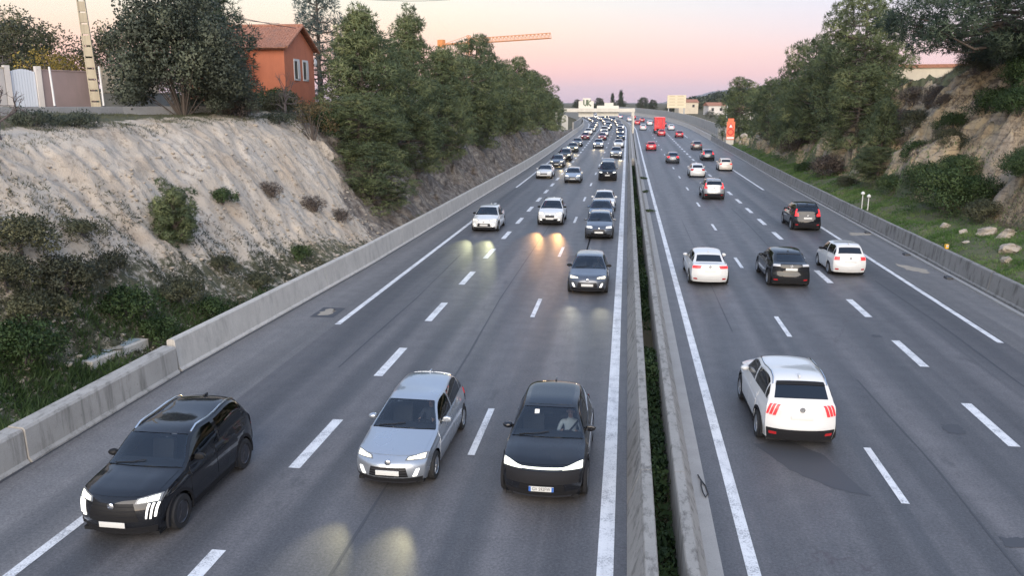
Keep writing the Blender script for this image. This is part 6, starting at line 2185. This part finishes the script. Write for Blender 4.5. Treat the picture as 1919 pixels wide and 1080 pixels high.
dep('hatch', 11.7, 224.4, 'paint_white', 'white car to the right of the red lorry', tail='tail_red', lod=2)
dep('hatch', 4.3, 223.7, 'paint_white', 'white car left of the red lorry in the far fast lane', tail='tail_red', lod=2)
for n_, (X, Y0, p, k) in enumerate([(4.2, 262, 'paint_red', 'hatch'), (7.8, 258, 'paint_white', 'hatch'), (4.3, 296, 'paint_white', 'saloon'), (7.7, 288, 'paint_dark_red', 'hatch'), (11.3, 250, 'paint_grey', 'mini'), (4.2, 330, 'paint_silver', 'hatch'), (7.8, 318, 'paint_red', 'soft_suv')]):
    dep(k, X, Y0, p, ('tiny red car ahead of the lorry in the far fast lane', 'tiny white car just ahead of the lorry in its lane', 'tiny white car far ahead in the fast lane', 'tiny dark red car far ahead in the middle lane', 'tiny dark car ahead of the lorry in the slow lane', 'tiny silver car farthest ahead in the fast lane', 'tiny red car farthest ahead in the middle lane')[n_], tail='brake_red', lod=2)

# side-street car seen left of the round-topped sign
car('hatch', -20.5, 205, 175, 'paint_white', 'white car on the slip road left of the round-topped sign', G_ON, facing='front', lod=2, head='lamp_soft')


def lorry(X, Y0):
    L = 9.0
    Y = Y0 + L / 2
    root = empty('lorry', (X + float(xc(Y)), Y, float(zr(Y)) + .004)); tag(root, 'bright red box lorry driving away in the middle lane', 'lorry')
    cb_ = box('cargo_box', -1.28, 1.28, -4.5, 2.2, 1.05, 3.85, MATS['paint_truck_red'], root, .04)
    for x0 in (-1.2, .01): box('rear_door', x0, x0 + 1.19, -4.53, -4.503, 1.15, 3.75, MATS['paint_truck_red'], cb_)
    for x in (-.6, .62): tube('door_bar', [(x, -4.55, 1.2), (x, -4.55, 3.7)], .025, MATS['chrome'], cb_, 6)
    box('roof_light', -.9, .9, -4.56, -4.535, 3.76, 3.83, MATS['tail_red'], cb_)
    box('chassis', -.5, .5, -4.3, 4.0, .6, .95, MATS['plastic_black'], root)
    box('rear_bumper', -1.2, 1.2, -4.5, -4.3, .45, .62, MATS['cladding'], root, .02)
    box('cab', -1.22, 1.22, 2.4, 4.45, .7, 3.1, MATS['paint_truck_red'], root, .12)
    box('windshield', -1.05, 1.05, 4.452, 4.47, 1.75, 2.75, MATS['glass_dark'], root)
    ty, rm = wheel_meshes(.48)
    for y in (-3.2, -2.0, 3.2):
        for sx in (1, -1): put(root, 'wheel', ty, MATS['rubber'], (sx * 1.1, y, .48))
    for sx in (-1, 1):
        box('tail_light', sx * 1.0 - .2, sx * 1.0 + .2, -4.53, -4.505, .72, .92, MATS['brake_red'], root)
        tube('mirror', [(sx * 1.2, 4.2, 2.6), (sx * 1.5, 4.25, 2.5), (sx * 1.5, 4.25, 1.8)], .06, MATS['plastic_black'], root, 6)
    box('number_plate', -.26, .26, -4.52, -4.503, .48, .60, MATS['plate_white'], root)


lorry(7.9, 206.0)

# lettering on the crossover's plate, and its blue bands
def text_mesh(name, s, size):
    cu = bpy.data.curves.new(name, 'FONT'); cu.body = s; cu.size = size; cu.align_x = 'CENTER'; cu.align_y = 'CENTER'; cu.extrude = .001
    o = bpy.data.objects.new(name, cu); COL.objects.link(o)
    bpy.context.view_layer.update()
    me = bpy.data.meshes.new_from_object(o.evaluated_get(bpy.context.evaluated_depsgraph_get()))
    bpy.data.objects.remove(o, do_unlink=True)
    return me


fpl = [c for c in c_bar.children if c.name.startswith('number_plate') and c.location.y > 0][0]
tx = text_mesh('plate_text', 'GV 592FW', .105)
to = put(fpl, 'plate_text', tx, MATS['ink'], (0, .0098, 0), (R(90), 0, R(180))); to.scale = (.78, 1, 1)
for sx in (-1, 1): put(fpl, 'plate_band', bar_mesh('plate_band', -.022, .022, -.002, .002, -.052, .052, 0), MATS['plate_blue'], (sx * .236, .0095, 0))
_S = KINDS['crossover']['S']
put(c_bar, 'roof_glass', _S.patch('strip', [(6.12, -.80), (7.9, -.80), (7.9, .80), (6.12, .80)], 8, 8, .005, .012), MATS['glass_dark'])
_wp = _S.strip(5.80, .42)
put(c_bar, 'windscreen_sticker', bar_mesh('windscreen_sticker', -.05, .05, -.004, .004, -.05, .05, 0), MATS['sign_white'], tuple(_wp + np.array([0, .02, .012])), (R(35), 0, 0))
put(c_bar, 'rear_view_mirror', bar_mesh('rear_view_mirror', -.12, .12, -.02, .02, -.035, .035, .012), MATS['plastic_black'], tuple(_S.strip(5.72, 0) + np.array([0, -.10, -.03])))


# people at the wheel
def driver_mesh():
    J = {'pelvis': ((0, 0, .17), .15, .13), 'waist': ((0, -.05, .34), .135, .10), 'chest': ((0, -.10, .54), .165, .11), 'neckb': ((0, -.10, .68), .07, .065),
         'neck': ((0, -.08, .74), .055, .055), 'chin': ((0, -.045, .80), .062, .07), 'head': ((0, -.05, .89), .078, .095), 'crown': ((0, -.06, .96), .06, .075)}
    V = []; r = []; E = []; idx = {}
    def add(n, p, a, b): idx[n] = len(V); V.append(p); r.append((a, b)); return idx[n]
    for n, (p, a, b) in J.items(): add(n, p, a, b)
    for a, b in (('pelvis', 'waist'), ('waist', 'chest'), ('chest', 'neckb'), ('neckb', 'neck'), ('neck', 'chin'), ('chin', 'head'), ('head', 'crown')): E.append((idx[a], idx[b]))
    for s in (-1, 1):
        ch = [('sh', (s * .19, -.10, .62), .065), ('up', (s * .25, -.01, .50), .05), ('el', (s * .27, .12, .44), .043), ('fo', (s * .22, .28, .52), .036), ('wr', (s * .175, .40, .585), .026), ('pa', (s * .165, .455, .60), .03)]
        pv = idx['chest']
        for n, p, q in ch: k = add(n + str(s), p, q, q); E.append((pv, k)); pv = k
        palm = pv
        for f in range(4):
            a = add(f'f{f}{s}', (s * .165 - s * .0 + (f - 1.5) * .004, .49 + .004 * f, .635 - .020 * f), .0095, .0095); E.append((palm, a))
            b = add(f'g{f}{s}', (s * .150, .50 + .002 * f, .632 - .021 * f - .004), .008, .008); E.append((a, b))
        t0 = add(f't{s}', (s * .140, .45, .635), .010, .010); E.append((palm, t0))
        t1 = add(f'u{s}', (s * .130, .475, .655), .009, .009); E.append((t0, t1))
        lg = [('hp', (s * .10, .06, .15), .09), ('th', (s * .13, .26, .20), .08), ('kn', (s * .15, .46, .25), .06), ('ca', (s * .14, .60, .10), .052), ('an', (s * .13, .70, -.06), .04), ('ft', (s * .13, .82, -.06), .04)]
        pv = idx['pelvis']
        for n, p, q in lg: k = add(n + str(s), p, q, q); E.append((pv, k)); pv = k
    me = bpy.data.meshes.new('skeleton'); me.from_pydata(V, E, [])
    o = bpy.data.objects.new('skeleton', me); COL.objects.link(o)
    sk = o.modifiers.new('s', 'SKIN'); sk.use_smooth_shade = True
    sv = me.skin_vertices[0].data
    for k, q in enumerate(r): sv[k].radius = q
    for k in range(len(V)): sv[k].use_root = (k == 0)
    sb = o.modifiers.new('d', 'SUBSURF'); sb.levels = 1; sb.render_levels = 1
    bpy.context.view_layer.update()
    out = bpy.data.meshes.new_from_object(o.evaluated_get(bpy.context.evaluated_depsgraph_get()))
    bpy.data.objects.remove(o, do_unlink=True)
    out.name = 'person'
    for m in ('shirt_pale', 'skin', 'shirt_dark', 'hair_dark'): out.materials.append(MATS[m])
    for p in out.polygons:
        c = p.center
        p.use_smooth = True
        if c.z > .725 and abs(c.x) < .14: p.material_index = 3 if (c.z > .945 or c.y < -.10) else 1
        elif c.y > .375 and c.z > .5: p.material_index = 1
        elif c.z < .27 or c.y > .5: p.material_index = 2
    return out


PERSON = driver_mesh()
def face_bits(root):
    for sx in (-1, 1): put(root, 'eye', bar_mesh('eye', -.012, .012, -.004, .006, -.006, .006, .002), MATS['ink'], (sx * .033, .045, .885))
    put(root, 'nose', bar_mesh('nose', -.012, .012, -.01, .025, -.022, .02, .006), MATS['skin'], (0, .045, .86))
    put(root, 'mouth', bar_mesh('mouth', -.022, .022, -.004, .005, -.005, .005, .002), MATS['tail_dull'], (0, .035, .815))
    for sx in (-1, 1): put(root, 'ear', bar_mesh('ear', -.01, .01, -.018, .018, -.028, .028, .006), MATS['skin'], (sx * .083, -.05, .875))


for c_, dark, lab in ((c_bar, 0, 'person in a pale shirt with a seat belt driving the black crossover'), (c_est, 1, 'person in dark clothes driving the silver-blue estate car'), (c_meg, 1, 'person in dark clothes driving the dark grey hatchback')):
    st = [c for c in c_.children if c.name.startswith('seat') and c.location.x < 0][0]
    bpy.context.view_layer.update()
    root = link('person', PERSON)
    tag(root, lab, 'person', 'drivers')
    root.location = c_.matrix_world @ (st.location + Vector((0, -.03, .04))); root.rotation_euler = c_.rotation_euler
    if dark:
        root.material_slots[0].link = 'OBJECT'; root.material_slots[0].material = MATS['shirt_dark']
    face_bits(root)
    if not dark:
        bm = bmesh.new(); b_tube(bm, [(-.20, -.04, .70), (-.08, .03, .55), (.08, .07, .36), (.17, .04, .24)], .022, 6)
        put(root, 'seat_belt', bm_mesh('seat_belt', bm, True, 60), MATS['plastic_black'])
# ---------------------------------------------------------------- the evening air
t = NT('evening_air')
pv = t.n('ShaderNodeVolumePrincipled', Color=(.80, .82, .90), Density=5e-5, Anisotropy=.0)
t.t.links.new(pv.outputs[0], t.out.inputs['Volume'])
hz = box('haze', -9400, 9400, -430, 14300, -1.6, 260, MATS['evening_air'])
tag(hz, 'thin mauve evening haze over the far hills', 'haze', None, 'stuff')
SC.cycles.volume_bounces = 0
